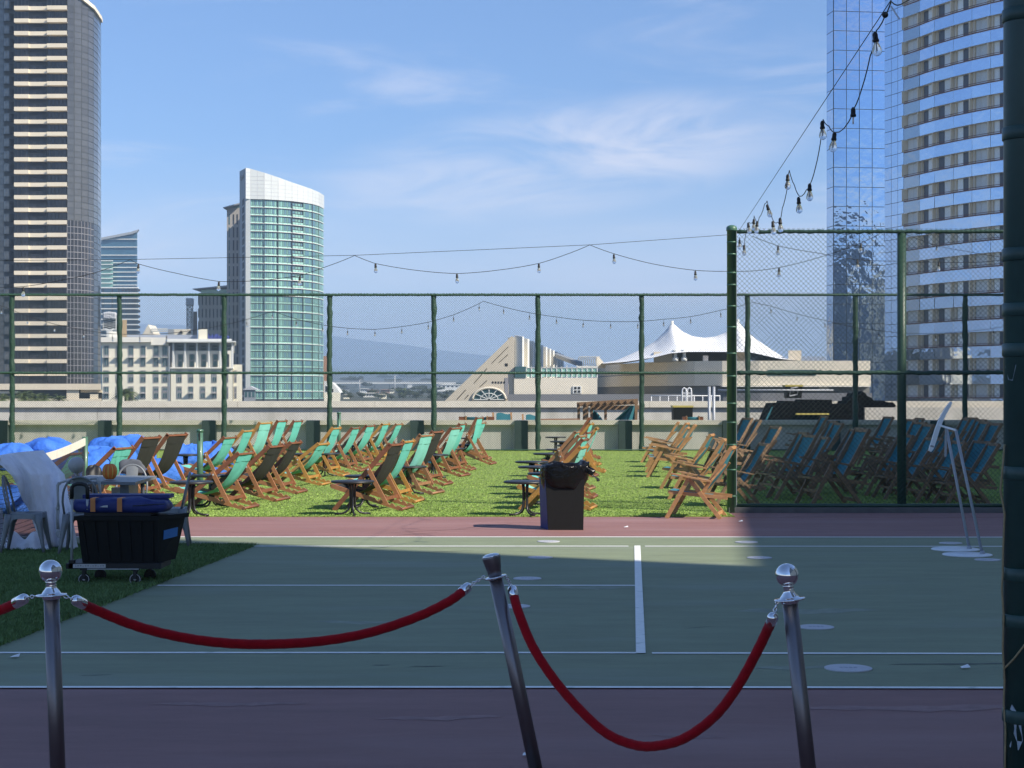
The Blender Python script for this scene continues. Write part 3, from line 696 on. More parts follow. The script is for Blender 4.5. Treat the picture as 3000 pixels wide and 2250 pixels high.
# ================================================================ round tables
def build_table():
    root = thing('round_table', 'x', 'table')
    MB().lathe([(.30, .468), (.315, .474), (.317, .485), (.315, .496), (.305, .502)], (0, 0, 0), 36).build('tabletop', M_blktop, root)
    MB().lathe([(.11, .455), (.11, .468)], (0, 0, 0), 16).build('mounting_plate', M_blk, root)
    for i in range(4):
        a = math.pi / 4 + i * math.pi / 2 + .5; c, s = math.cos(a), math.sin(a)
        pts = [(.045 * c, .045 * s, .46), (.038 * c, .038 * s, .40), (.034 * c, .034 * s, .30), (.036 * c, .036 * s, .16), (.055 * c, .055 * s, .085), (.10 * c, .10 * s, .042), (.16 * c, .16 * s, .022), (.265 * c, .265 * s, .018)]
        MB().tube(pts, .0155, 9).build('leg', M_blk, root)
    return root
T0 = None
def table(px, Y, label):
    global T0
    if T0 is None: T0 = build_table(); o = T0
    else: o = copy_tree(T0)
    o.location = (XF(px, Y), Y, .012); tag(o, label, 'table', 'round black side tables')
    o.rotation_euler = (0, 0, px * .37)
gp = 'small round black table '
for px, Y, l in [(560.6, 24.8, 'in front of the first teal chair beside the metal chair'), (620, 26.9, 'just behind the front left one, beside the net post foot'), (543.7, 36.3, 'before the blue beanbag left of the net post'),
                 (676, 41.5, 'half hidden behind the golden chairs of the back row'), (731.7, 42.5, 'between the third and fourth chairs of the back row'), (782, 46, 'at the far end of the back row'),
                 (1033, 25.0, 'standing alone before the front charcoal chair'), (1069, 26.7, 'behind the front charcoal chair of the middle row'), (881, 36.8, 'beyond the second charcoal chair, right of the net post'),
                 (952, 37.0, 'left of the tallest golden chair'), (1033, 43, 'between the far red chairs of the long row'), (1082, 46.5, 'at the far end of the long row'), (1120, 51.2, 'near the fence beyond the long row'),
                 (1198, 30.2, 'beside the second teal chair of the middle row'), (1270, 36.2, 'right of the charcoal chair in the middle row'), (1322, 40.5, 'between the later teal chairs of the middle row'), (1345, 43.6, 'beyond the sixth middle row chair'), (1375, 50.5, 'at the far end of the middle row'),
                 (1539, 24.9, 'nearest the court, left of the black bin'), (1603, 27.5, 'partly hidden by the bin, second in its row'), (1570, 30.1, 'third behind the bin, sticking out left'), (1558, 32.4, 'fourth behind the bin, farthest to the left'), (1605, 36.9, 'fifth in the row behind the bin'),
                 (1638, 39.8, 'sixth in the row behind the bin'), (1667, 43, 'seventh in the row behind the bin'), (1645, 46.7, 'eighth in the row behind the bin'), (1628, 51.7, 'last by the fence behind the bin')]:
    table(px, Y, gp + l)

# ================================================================ wooden armchairs
WA = .64
def build_arm(wood, sling):
    root = thing('folding_armchair', 'x', 'armchair'); w2 = WA / 2
    for sg in (-1, 1):
        y = sg * w2
        MB().bar((.0, y * .96, 0), (.325, y * .96, .585), .028, .058).build('front_leg', wood, root)
        MB().bar((.79, y * .90, 0), (.33, y * .90, .575), .028, .058).build('rear_leg', wood, root)
        MB().bar((.07, y, .655), (.655, y, .545), .072, .024).build('armrest', wood, root)
        MB().bar((.50, y * .78, .335), (.945, y * .78, 1.045), .028, .056).build('back_rail', wood, root)
        MB().bar((.03, y * .84, .385), (.89, y * .84, .305), .026, .052).build('seat_rail', wood, root)
        MB().bar((.86, y * .78, .80), (.66, y * .9, .56), .02, .03).build('brace', wood, root)
    MB().bar((.935, -w2 * .8, 1.03), (.935, w2 * .8, 1.03), .03, .045).build('crossbar', wood, root)
    MB().bar((.035, -w2 * .84, .385), (.035, w2 * .84, .385), .04, .03).build('crossbar', wood, root)
    MB().bar((.11, -w2 * .96, .20), (.11, w2 * .96, .20), .02, .04).build('crossbar', wood, root)
    MB().bar((.74, -w2 * .90, .07), (.74, w2 * .90, .07), .02, .05).build('crossbar', wood, root)
    def back(u, v):
        q = 2 * u - 1; t = v; x = .945 + (.56 - .945) * t + .05 * math.sin(math.pi * t) * (1 - q * q * .6); z = 1.045 + (.42 - 1.045) * t - .03 * math.sin(math.pi * t)
        return Vector((x, q * w2 * .74, z))
    MB().grid(back, 6, 12).build('back_sling', sling, root)
    def seat(u, v):
        q = 2 * u - 1; x = .03 + .60 * v; z = .41 - .075 * v - .04 * math.sin(math.pi * v) * (1 - q * q * .5)
        return Vector((x, q * w2 * .76, z))
    MB().grid(seat, 6, 8).build('seat_sling', sling, root)
    return root
AP = {}
def armchair(px, py, Y, wood, label, group, yaw=6):
    zt_ = max(.98, min(1.20, ZF(py, Y)))
    if wood.name in AP: o = copy_tree(AP[wood.name])
    else: o = AP[wood.name] = build_arm(wood, M_bluec)
    k = zt_ / 1.045; th = -R(yaw); n = rot2((.945 * min(k, 1.08), -WA * .39, 0), th)
    o.location = (XF(px, Y) - n.x, Y - n.y, .012 if Y > 24.9 else .002); o.rotation_euler = (0, 0, th); o.scale = (min(k, 1.08), 1, k)
    tag(o, label, 'armchair', group)
A = 'wooden armchair with blue slings, '
for i, (px, py, Y, l) in enumerate([(2143, 1310.6, 24.3, 'sunlit on the maroon strip before the thick corner post'), (2120, 1290, 28.6, 'sunlit, tucked behind the front one by the corner post'), (2081, 1275, 31.8, 'sunlit, third from the court left of the corner post'),
                                    (2036, 1246.6, 36.4, 'sunlit, upright one in the middle of the far sunlit cluster'), (2013, 1254, 38.6, 'sunlit, lower back one in the far sunlit cluster'), (2010, 1241, 41.5, 'sunlit, second from the end of the far cluster'), (1986.7, 1238, 44.5, 'sunlit, farthest left by the lawn fence')]):
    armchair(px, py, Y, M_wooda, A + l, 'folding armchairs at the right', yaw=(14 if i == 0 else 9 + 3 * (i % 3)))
sh = [(2253, 1313, 26.9, 'shaded, seen from behind right beside the corner post'), (2548, 1261, 27.3, 'shaded, nearest left of the second fence post'), (2431.6, 1284, 28.6, 'shaded, third back left of the second post'), (2394, 1278, 29.8, 'shaded, with a tall narrow sling in the left group'),
      (2369, 1269.5, 31.4, 'shaded, leftmost of the front left group'), (2535, 1257, 30.4, 'shaded, just behind the nearest one by the second post'), (2519, 1261, 32.0, 'shaded, third beside the second post'), (2288, 1253, 34, 'shaded, golden rails catching light near the corner post'),
      (2230, 1232, 38, 'shaded, far one beside the corner post'), (2205, 1225, 41, 'shaded, behind the corner post foot'), (2471, 1242, 36, 'shaded, right one of the pair before the low wall'), (2452, 1236, 38.5, 'shaded, left one of the pair before the low wall'),
      (2425, 1217, 45, 'shaded, tall brown back before the black bin pile'), (2618, 1219, 43.5, 'shaded, tall blue back right behind the second post'), (2929, 1311, 26.9, 'shaded, nearest by the right edge of the fence'), (2905, 1309, 28.3, 'shaded, second nearest by the right edge'),
      (2830, 1299, 28.0, 'shaded, seen between the two sign poles'), (2744, 1287, 28.8, 'shaded, under the curved white sign end'), (2762, 1300, 30.2, 'shaded, wide blue back left of the sign poles'), (2677, 1278, 30.0, 'shaded, just right of the second fence post'),
      (2662, 1272, 31.8, 'shaded, hidden half behind the second fence post'), (2715, 1239, 35.5, 'shaded, left of the curved sign middle'), (2737, 1246, 33.5, 'shaded, behind the curved sign lower half'), (2800, 1262, 33.0, 'shaded, behind the sign crossbar'),
      (2707, 1227, 42, 'shaded, slim back between second post and sign'), (2689, 1231, 40, 'shaded, brown rails between second post and sign'), (2843, 1219, 40, 'shaded, tallest blue back right of the sign top'), (2864, 1217, 41.8, 'shaded, brown rails beside the tallest blue back'),
      (2890, 1223, 38.5, 'shaded, second from the right edge in the far row'), (2900, 1233, 35.3, 'shaded, with dark top rail near the right edge'), (2935, 1239, 33.2, 'shaded, far one cut by the near post')]
for i, (px, py, Y, l) in enumerate(sh):
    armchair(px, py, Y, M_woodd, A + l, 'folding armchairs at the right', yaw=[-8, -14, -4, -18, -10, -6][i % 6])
# ================================================================ rope barrier
def stanchion(x_ring, y_ring, dxl, kind, label):
    Y = F * (CH - .95) / (y_ring - YH); top = PD(x_ring, y_ring, Y)
    base = Vector((top.x + dxl, Y, 0)); root = thing('rope_stanchion', label, 'stanchion', base, 'rope stanchions')
    d = (top - base).normalized(); ax = d.to_track_quat('Z', 'Y').to_matrix()
    MB().tube([base, top], .0305, 28).build('post', M_gun, root)
    MB().lathe([(.16, 0), (.165, .006), (.15, .02), (.06, .035), (.031, .05)], base, 36).build('base', M_gun, root)
    if kind == 'ball':
        MB().lathe([(.032, -.012), (.036, -.008), (.036, .0), (.060, .002), (.061, .005), (.060, .008), (.038, .010), (.034, .018), (.024, .030), (.019, .040), (.022, .046), (.0185, .052), (.023, .058), (.019, .062)], top, 32, ax=ax).build('ring_collar', M_chrome, root)
        m = MB()
        m.lathe([(.0455 * math.sin(math.pi * i / 24), .100 - .0455 * math.cos(math.pi * i / 24)) for i in range(1, 24)], top, 40, ax=ax); m.build('ball_top', M_chrome, root)
    else:
        MB().lathe([(.032, -.010), (.050, -.004), (.051, -.001), (.050, .002), (.032, .004)], top, 28, ax=ax).build('ring_collar', M_chrome, root)
        MB().lathe([(.030, .004), (.031, .030), (.033, .034), (.041, .085), (.0415, .092)], top, 32, ax=ax).build('flared_cap', M_gun, root)
        MB().lathe([(.041, .0905), (.036, .098), (.022, .1035), (.004, .105)], top, 32, ax=ax).build('cap_lid', M_chrome, root)
    return top, d
TL, _ = stanchion(111, 1288, .035, 'ball', 'upright rope stanchion with chrome ball top at the left')
TM, dm = stanchion(1070, 1246, .20, 'cap', 'leaning rope stanchion with flared cap and no ball, in the middle')
TR, _ = stanchion(1706, 1297, .105, 'ball', 'slightly leaning rope stanchion with chrome ball top at the right')
def rope(a, b, px, label, Ya, Yb):
    """a, b: hook points; px: picture points of the rope itself"""
    n = len(px); P = [PD(x, y, Ya + (Yb - Ya) * i / (n - 1)) for i, (x, y) in enumerate(px)]
    Q = []                                                   # smooth curve through the points
    for i in range(n - 1):
        p0, p1, p2, p3 = P[max(i - 1, 0)], P[i], P[i + 1], P[min(i + 2, n - 1)]
        for k in range(8):
            t = k / 8; Q.append(.5 * ((2 * p1) + (p2 - p0) * t + (2 * p0 - 5 * p1 + 4 * p2 - p3) * t * t + (3 * p1 - p0 - 3 * p2 + p3) * t ** 3))
    Q.append(P[-1])
    root = thing('velvet_rope', label, 'rope', P[n // 2], 'red velvet ropes')
    m = MB(); m.tube(Q, .0205, 16)
    rr = random.Random(n); m.v = [(x, y, z + .0012 * math.sin(i * 1.7)) for i, (x, y, z) in enumerate(m.v)]
    m.build('rope', M_velvet, root)
    for e, nx_, hook in ((Q[0], Q[3], a), (Q[-1], Q[-4], b)):
        d = (e - nx_).normalized(); ax = d.to_track_quat('Z', 'Y').to_matrix()
        c = MB().lathe([(.0225, -.012), (.0225, .034), (.021, .044), (.015, .053), (.005, .057)], e, 22, ax=ax).build('end_cap', M_chrome, root)
        tip = e + d * .055; L_ = hook - tip; k = max(2, int(L_.length / .014))
        mm = MB()
        for i in range(k):
            q0 = tip + L_ * (i / k); q1 = tip + L_ * ((i + 1.25) / k); dd = (q1 - q0); sd = dd.cross(Vector((0, 1, 0) if i % 2 else (0, .2, 1))).normalized() * .006
            mid = (q0 + q1) / 2
            mm.tube([q0, mid - dd * .2 + sd, mid + dd * .2 + sd, q1, mid + dd * .2 - sd, mid - dd * .2 - sd, q0], .0024, 6, False)
        mm.build('chain_hook', M_chrome, c)
hk = lambda T, s, k=.055: T + Vector((s * k, -.012, .002))
rope(hk(TL, -1), PD(-260, 1300, 7.0), [(38, 1301), (20, 1310), (0, 1318), (-70, 1344), (-150, 1355), (-230, 1340), (-262, 1330)], 'red velvet rope leaving the picture at the left edge', 6.87, 7.0)
rope(hk(TL, 1), hk(TM, -1, .048), [(176, 1303), (210, 1319), (300, 1354), (400, 1378), (500, 1390), (600, 1391), (700, 1384), (800, 1366), (900, 1333), (970, 1299), (1000, 1277)], 'red velvet rope in a shallow curve between left and middle stanchions', 6.87, 7.55)
rope(hk(TM, 1, .048), hk(TR, -1, .05), [(1110, 1287), (1120, 1322), (1150, 1395), (1195, 1465), (1250, 1530), (1310, 1584), (1370, 1609), (1420, 1611), (1480, 1594), (1545, 1546), (1595, 1480), (1635, 1408), (1660, 1356), (1667, 1340)], 'red velvet rope hanging deep between middle and right stanchions', 7.55, 6.72)

# ================================================================ bin
p = GF(1640, 1553); Yb = p.y
bn = thing('rubbish_bin', 'black rubbish bin with a blue side and a black liner folded over its rim', 'bin', p)
s_ = Yb / 5018.0
x0b, x1b, xl = XF(1606, Yb), XF(1709, Yb), XF(1585, Yb + .3)
x0t, x1t, xlt = XF(1598, Yb), XF(1712, Yb), XF(1581, Yb + .3)
ht = ZF(1405, Yb)
v = [(x0b, Yb, 0), (x1b, Yb, 0), (x1b + .0, Yb + .40, 0), (xl, Yb + .40, 0), (x0t, Yb, ht), (x1t, Yb, ht), (x1t, Yb + .40, ht), (xlt, Yb + .40, ht)]
MB().add(v, [(0, 1, 5, 4), (1, 2, 6, 5), (2, 3, 7, 6), (3, 0, 4, 7), (0, 3, 2, 1), (4, 5, 6, 7)]).build('body', M_bin, bn)
e = .004
v = [(x0b - e, Yb + .004, .004), (xl - e, Yb + .398, .004), (xlt - e, Yb + .398, ht), (x0t - e, Yb + .004, ht)]
v2 = [(a + .003, b, c) for a, b, c in v]
MB().add(v + v2, [(0, 1, 2, 3), (7, 6, 5, 4), (0, 4, 5, 1), (1, 5, 6, 2), (2, 6, 7, 3), (3, 7, 4, 0)]).build('blue_side', M_binblue, bn)
zb0, zb1 = ZF(1434, Yb), ZF(1357, Yb)
rr = random.Random(4)
prs = [(.90, zb0), (1.04, zb0 + .02), (1.16, zb0 + .10), (1.22, zb0 + .22), (1.20, zb0 + .32), (1.12, zb1 - .03), (.98, zb1), (.86, zb1 - .01), (.78, zb1 - .10), (.74, zb1 - .30)]
cxb = (XF(1581, Yb) + XF(1727, Yb)) / 2; hw = (XF(1727, Yb) - XF(1588, Yb)) / 2 / 1.18
def liner(u, v):
    f = v * (len(prs) - 1); i = min(int(f), len(prs) - 2); q = f - i
    k = prs[i][0] * (1 - q) + prs[i + 1][0] * q; z = prs[i][1] * (1 - q) + prs[i + 1][1] * q
    a = 2 * math.pi * u; c, s = math.cos(a), math.sin(a); se = 2.7
    den = (abs(c) ** se + abs(s) ** se) ** (1 / se)
    wr = 1 + .020 * math.sin(a * 9 + v * 7) * math.sin(math.pi * min(1, v * 1.2)) + .008 * math.sin(a * 19 - v * 13) + .035 * math.sin(a * 3 + v * 5)
    zz = z + .020 * math.sin(a * 3 + 1.1) + .007 * math.sin(a * 8 + v * 6) + .02 * c
    return Vector((cxb + hw * k * wr * c / den, Yb + .20 + .215 * k * wr * s / den, zz))
lin = MB().grid(liner, 110, 34).build('bin_liner', M_bag, bn)
def tail(u, v):
    c = PF(1722 + 28 * v + 4 * math.sin(v * 9), 1370 + 38 * v, Yb + .04)
    a = 2 * math.pi * u; w = (.030 + .016 * math.sin(v * 7)) * (1 - .5 * v ** 3)
    return c + Vector((w * math.cos(a) * (1 + .3 * math.sin(3 * a + v * 8)), .03 * math.sin(a), w * .5 * math.sin(a)))
MB().grid(tail, 14, 14).build('liner_knot', M_bag, lin)

# ================================================================ curved white sign on two poles
sg_ = thing('sign_stand', 'white curved sign blade on two leaning grey poles with round floor plates', 'sign stand', GF(2820, 1620))
for (bx, by), (tx, ty), (cx_, cy_) in (((2840, 1612), (2772, 1251), (2799, 1612)), ((2878, 1627), (2800, 1259), (2834, 1628))):
    g0 = GF(bx, by); Y = g0.y; c0 = GF(cx_, cy_)
    bp_ = MB().lathe([(.268, .004), (.27, .012), (.262, .018)], (c0.x, c0.y, .001), 44).build('base_plate', M_signw, sg_)
    MB().tube([(g0.x, Y, .01), PF(tx, ty, Y)], .0165, 14).lathe([(.03, .012), (.03, .022), (.019, .05)], (g0.x, Y, .004), 16).build('pole', M_poleg, sg_)
Y = 18.75
MB().bar(PF(2752, 1246, Y), PF(2800, 1260, Y - .25), .016, .018).build('crossbar', M_signw, sg_)
MB().bar(PF(2772, 1250, Y), PF(2770, 1338, Y + .02), .022, .012, up=(0, 1, 0)).build('pole_end', M_poleg, sg_)
bl = [(2787, 1178), (2777, 1193), (2765, 1213), (2754, 1236), (2745, 1260), (2737, 1287), (2729, 1312), (2724, 1322)]
m = MB(); vs = []
for i, (x, y) in enumerate(bl):
    q0, q1 = bl[max(i - 1, 0)], bl[min(i + 1, len(bl) - 1)]; tx, ty = q1[0] - q0[0], q1[1] - q0[1]; l = math.hypot(tx, ty)
    w = [3.5, 5.5, 6.2, 6.6, 6.8, 6.8, 6.4, 4.0][i]; nx_, ny_ = -ty / l * w, tx / l * w
    for yy in (Y - .014, Y + .014):
        vs.append(PF(x + nx_, y + ny_, Y) + Vector((0, yy - Y, 0))); vs.append(PF(x - nx_, y - ny_, Y) + Vector((0, yy - Y, 0)))
fs = []
for i in range(len(bl) - 1):
    a, c = i * 4, i * 4 + 4
    fs += [(a, a + 1, c + 1, c), (a + 2, c + 2, c + 3, a + 3), (a, c, c + 2, a + 2), (a + 1, a + 3, c + 3, c + 1)]
fs += [(0, 2, 3, 1), (28, 29, 31, 30)]
m.add(vs, fs, False).build('sign_blade', M_signw, sg_)
MB().bar(PF(2725.5, 1306, Y - .016), PF(2736, 1309, Y - .016), .004, .02).build('grey_strip', M_gpanel, sg_)

# ================================================================ cafe table group
def metal_chair(x, y, rz, label):
    root = thing('metal_chair', label, 'chair', (0, 0, 0), 'grey metal cafe chairs')
    m = MB()                                                # seat pan, faces -y
    def seat(u, v):
        a = 2 * math.pi * u; c, s = math.cos(a), math.sin(a); d = (abs(c) ** 5 + abs(s) ** 5) ** .2
        rad = [.0, .15, .165, .178, .182, .182][int(round(v * 5))]; z = [.438, .440, .446, .445, .435, .385][int(round(v * 5))]
        return Vector((rad * c / d * (1.0 + .1 * (-s)), rad * s / d, z))
    m.grid(seat, 32, 5); m.build('seat', M_gmetal, root)
    for sx in (-1, 1):
        for sy in (-1, 1):
            m = MB(); t, b = Vector((sx * .155, sy * .155, .435)), Vector((sx * .225, sy * .235, 0))
            m.tube([t + (b - t) * q for q in (0, .25, .5, .75, 1)], [.046, .036, .027, .021, .016], 10); m.build('leg', M_gmetal, root)
        m = MB()
    for sd in range(4):                                     # arched aprons
        m = MB(); c, s = [(1, 0), (0, 1), (-1, 0), (0, -1)][sd]
        vs = []; fs = []
        for i in range(13):
            q = -1 + i / 6; z0 = .385 - .0 if abs(q) < .55 else .385 - (abs(q) - .55) ** 2 * .9
            for zz, o in ((.435, .176), (z0 - .02 * (abs(q) > .9), .186)):
                vs.append((c * o - s * q * .172, s * o + c * q * .172, zz))
        for i in range(12): fs.append((2 * i, 2 * i + 1, 2 * i + 3, 2 * i + 2))
        m.add(vs, fs, True).build('apron', M_gmetal, root)
    pts = []
    for i in range(25):
        a = math.pi * i / 24; xx_ = .195 * math.cos(a); h = math.sin(a) ** .55
        pts.append((xx_ if h > .3 else .18 * (1 if xx_ > 0 else -1), .15 + .09 * h, .44 + .41 * h))
    MB().tube(pts, .0125, 9).build('back_hoop', M_gmetal, root)
    def splat(u, v): q = 2 * u - 1; return Vector((q * (.058 + .02 * v), .165 + .072 * v - .008 * (1 - q * q), .44 + .40 * v))
    MB().grid(splat, 4, 8).build('back_splat', M_gmetal, root)
    root.location = (x, y, .013); root.rotation_euler = (0, 0, rz); return root
metal_chair(XF(72, 18.9), 18.95, R(96), 'grey metal chair before the white gauze at the left edge, seat facing right')
metal_chair(XF(238, 18.8), 18.9, R(184), 'grey metal chair holding the skeleton, back towards us')
metal_chair(XF(490, 19.7), 19.8, R(-82), 'grey metal chair right of the table behind the black tote')
metal_chair(XF(383, 21.8), 21.8, R(8), 'grey metal chair on the far side of the pumpkin table')
zt_ = .755
tb = thing('cafe_table', 'grey cafe table with slab pedestal carrying a pumpkin', 'table', (-4.9, 20.4, 0))
tp = [(XF(158, 20.05), 20.05), (XF(396, 19.75), 19.75), (XF(459, 21.3), 21.3), (XF(262, 21.5), 21.5)]
MB().plan(tp, zt_ - .035, zt_).build('tabletop', M_gmetal, tb)
xa_, xb_ = XF(357, 20.1), XF(383, 20.1)
MB().box(xa_, xb_, 20.0, 20.5, .013, zt_ - .035).build('pedestal', M_gmetal, tb)
for x, y in ((XF(417, 20.9), 20.9), (XF(180, 20.6), 20.6), (XF(275, 21.2), 21.2)): MB().tube([(x, y, zt_ - .03), (x + .02, y, .013)], .025, 10).build('leg', M_gmetal, tb)
# pumpkin
pc = PF(321.5, 1376, 20.3); pc.z = zt_ + .098
pk = thing('pumpkin', 'orange striped pumpkin on the grey cafe table', 'pumpkin', (pc.x, pc.y, zt_))
def pump(u, v):
    a = 2 * math.pi * u; ph = math.pi * v; rib = .90 + .10 * abs(math.cos(a * 5)) ** .6
    return pc + Vector((.089 * math.sin(ph) ** .75 * rib * math.cos(a), .089 * math.sin(ph) ** .75 * rib * math.sin(a), -.098 * math.cos(ph) - .02 * (math.sin(ph) < .35) * (1 if math.cos(ph) < 0 else -1) * .6))
MB().grid(pump, 80, 16).build('body', M_pump, pk)
m = MB()
for i in range(10):
    a0 = 2 * math.pi * (i + .5) / 10
    def st(u, v, a0=a0):
        a = a0 + (u - .5) * .17 * math.sin(math.pi * v); ph = math.pi * (.10 + .8 * v); rib = .90 + .10 * abs(math.cos(a * 5)) ** .6
        return pc + Vector((.0905 * math.sin(ph) ** .75 * rib * math.cos(a), .0905 * math.sin(ph) ** .75 * rib * math.sin(a), -.0985 * math.cos(ph)))
    m.grid(st, 2, 10)
m.build('stripes', M_pumps, pk)
MB().tube([pc + Vector((0, 0, .085)), pc + Vector((.004, 0, .12)), pc + Vector((-.012, 0, .145)), pc + Vector((-.03, 0, .15))], .006, 8).build('stalk', M_trunk, pk)
# dark bag and pack beyond the table
def lump(name, c, r3, mt, label, cat, seed, group=None, jit=.0, n=22, mm=14, amp=.10, par=None):
    rr = random.Random(seed); ph_ = [rr.uniform(0, 6.3) for _ in range(8)]; m = MB(); c = Vector(c)
    def f(u, v):
        a = 2 * math.pi * u; ph = math.pi * v; k = 1 + amp * math.sin(3 * a + ph_[0] + 2 * ph) + amp * .6 * math.sin(5 * a + ph_[1] - 3 * ph) + amp * .5 * math.sin(2 * a + ph_[2]) * math.cos(4 * ph + ph_[3])
        z = -math.cos(ph); z = z if z > -.55 else -.55 - (z + .55) * .0
        return c + Vector((r3[0] * math.sin(ph) ** .7 * math.cos(a) * k, r3[1] * math.sin(ph) ** .7 * math.sin(a) * k, r3[2] * z * (1 + .5 * (k - 1))))
    m.grid(f, n * 2, mm); o = m.build(name, mt, par)
    if label: tag(o, label, cat, group)
    return o
bk = PF(275, 1375, 22.3); lump('backpack', (bk.x, bk.y, .62), (.12, .12, .22), M_rubber, 'small black bag behind the grey cafe table', 'bag', 5)
pj = PF(384, 1374, 22.4); lump('jacket', (pj.x, pj.y, .80), (.17, .05, .12), mat('grey_cloth', (.10, .11, .13), .9), 'dark grey jacket hung over the far metal chair', 'jacket', 6)
MB_ = MB().box(XF(332, 21.2), XF(358, 21.2), 21.1, 21.3, ZF(1460, 21.2), ZF(1428, 21.2)); o = MB_.build('storage_box', M_lgrey); tag(o, 'pale plastic box under the grey cafe table', 'box')

# skeleton seated on the second chair, back towards the camera
sx0, sy0 = XF(235, 18.8), 18.95
sk_ = thing('skeleton', 'grey toy skeleton slumped in a metal chair with its skull tipped back', 'skeleton', (sx0, sy0, .44))
def SP(x, y, Y=18.75): return PF(x / 3.95, 1240 + y / 3.95, Y)
m = MB()
hc = SP(885, 478, 18.85); S3 = .093
def skull(u, v):
    a = 2 * math.pi * u; ph = math.pi * v; k = 1 - .16 * (math.cos(ph) > .2) * (math.cos(ph) - .2)
    return hc + Vector((S3 * .98 * math.sin(ph) * math.cos(a) * (1 - .10 * max(0, math.cos(ph))), S3 * 1.12 * math.sin(ph) * math.sin(a), S3 * 1.05 * math.cos(ph) * k))
m.grid(skull, 32, 20)
m.ball(hc + Vector((0, .075, -.055)), (.052, .045, .045), 14, 8)                    # jaw on the far side
m.build('skull', M_bone, sk_)
m = MB(); sp = [hc + Vector((0, .02, -.085)), SP(895, 640, 18.95), SP(905, 720, 18.98), SP(905, 850, 18.98), SP(905, 990, 18.98)]
for i in range(16):
    f_ = i / 15 * (len(sp) - 1); j = min(int(f_), len(sp) - 2); q = sp[j].lerp(sp[j + 1], f_ - j); m.ball(q, (.02, .02, .013), 8, 5)
m.tube(sp, .008, 8); m.build('spine', M_bone, sk_)
m = MB()
for i in range(7):
    zc = SP(905, 690 + i * 32, 19).z; w = [.085, .105, .118, .125, .125, .12, .105][i]
    m.tube([Vector((SP(905, 0, 19).x + w * math.sin(a), 19.06 - .075 * math.cos(a), zc - .03 * (1 - math.cos(a)) / 2)) for a in [2 * math.pi * k / 18 for k in range(19)]], .006, 6, False)
m.build('rib_cage', M_bone, sk_)
m = MB(); m.tube([SP(690, 690), SP(760, 668), SP(820, 690)], .012, 8); m.tube([SP(980, 690), SP(1060, 640), SP(1120, 640)], .012, 8); m.build('collar_bone', M_bone, sk_)
def hand(w, dirv, m):
    for i, (dx_, l) in enumerate(((-.022, .055), (-.011, .066), (.001, .070), (.013, .062), (.026, .045))):
        b = w + Vector((dx_ * .7, 0, -.02)); k1 = b + Vector((dx_ * .5 + dirv * .004, -.004, -l * .45)); k2 = k1 + Vector((dirv * .008, -.006, -l * .35)); k3 = k2 + Vector((dirv * .012, -.008, -l * .25))
        if i == 4: k1 = b + Vector((.028, 0, -.020)); k2 = k1 + Vector((.022, 0, -.010)); k3 = k2 + Vector((.016, 0, .004))
        m.tube([w + Vector((dx_ * .4, 0, 0)), b, k1, k2, k3], [.006, .005, .0055, .0045, .003], 6)
m = MB()
m.tube([SP(690, 690), SP(668, 720), SP(668, 800), SP(672, 900), SP(672, 975)], [.022, .017, .014, .013, .018], 10)
m.ball(SP(668, 985), (.024, .022, .02), 10, 6)
m.tube([SP(660, 1000), SP(655, 1100), SP(662, 1225)], [.011, .008, .010], 8); m.tube([SP(684, 1000), SP(672, 1110), SP(682, 1225)], [.009, .007, .008], 8)
hand(SP(674, 1232), 1, m); m.build('arm', M_bone, sk_)
m = MB()
m.tube([SP(1120, 640), SP(1150, 690), SP(1160, 780), SP(1165, 880)], [.022, .016, .014, .016], 10)
m.tube([SP(1165, 880), SP(1172, 980), SP(1165, 1080)], [.011, .009, .010], 8); hand(SP(1165, 1085), -1, m); m.build('arm', M_bone, sk_)
m = MB(); m.tube([Vector((sx0 + .10 * math.cos(a), sy0 + .06 * math.sin(a) + .02, .50 + .03 * math.cos(2 * a))) for a in [2 * math.pi * k / 16 for k in range(17)]], .022, 8, False); m.build('pelvis', M_bone, sk_)
for s in (-1, 1):
    m = MB(); m.tube([(sx0 + s * .07, sy0 + .02, .50), (sx0 + s * .10, sy0 + .22, .51), (sx0 + s * .11, sy0 + .42, .49)], [.024, .015, .022], 9)
    m.tube([(sx0 + s * .11, sy0 + .42, .49), (sx0 + s * .12, sy0 + .45, .27), (sx0 + s * .12, sy0 + .44, .06)], [.018, .011, .014], 9)
    m.tube([(sx0 + s * .12, sy0 + .44, .05), (sx0 + s * .13, sy0 + .55, .03), (sx0 + s * .13, sy0 + .62, .025)], [.018, .014, .008], 8); m.build('leg', M_bone, sk_)

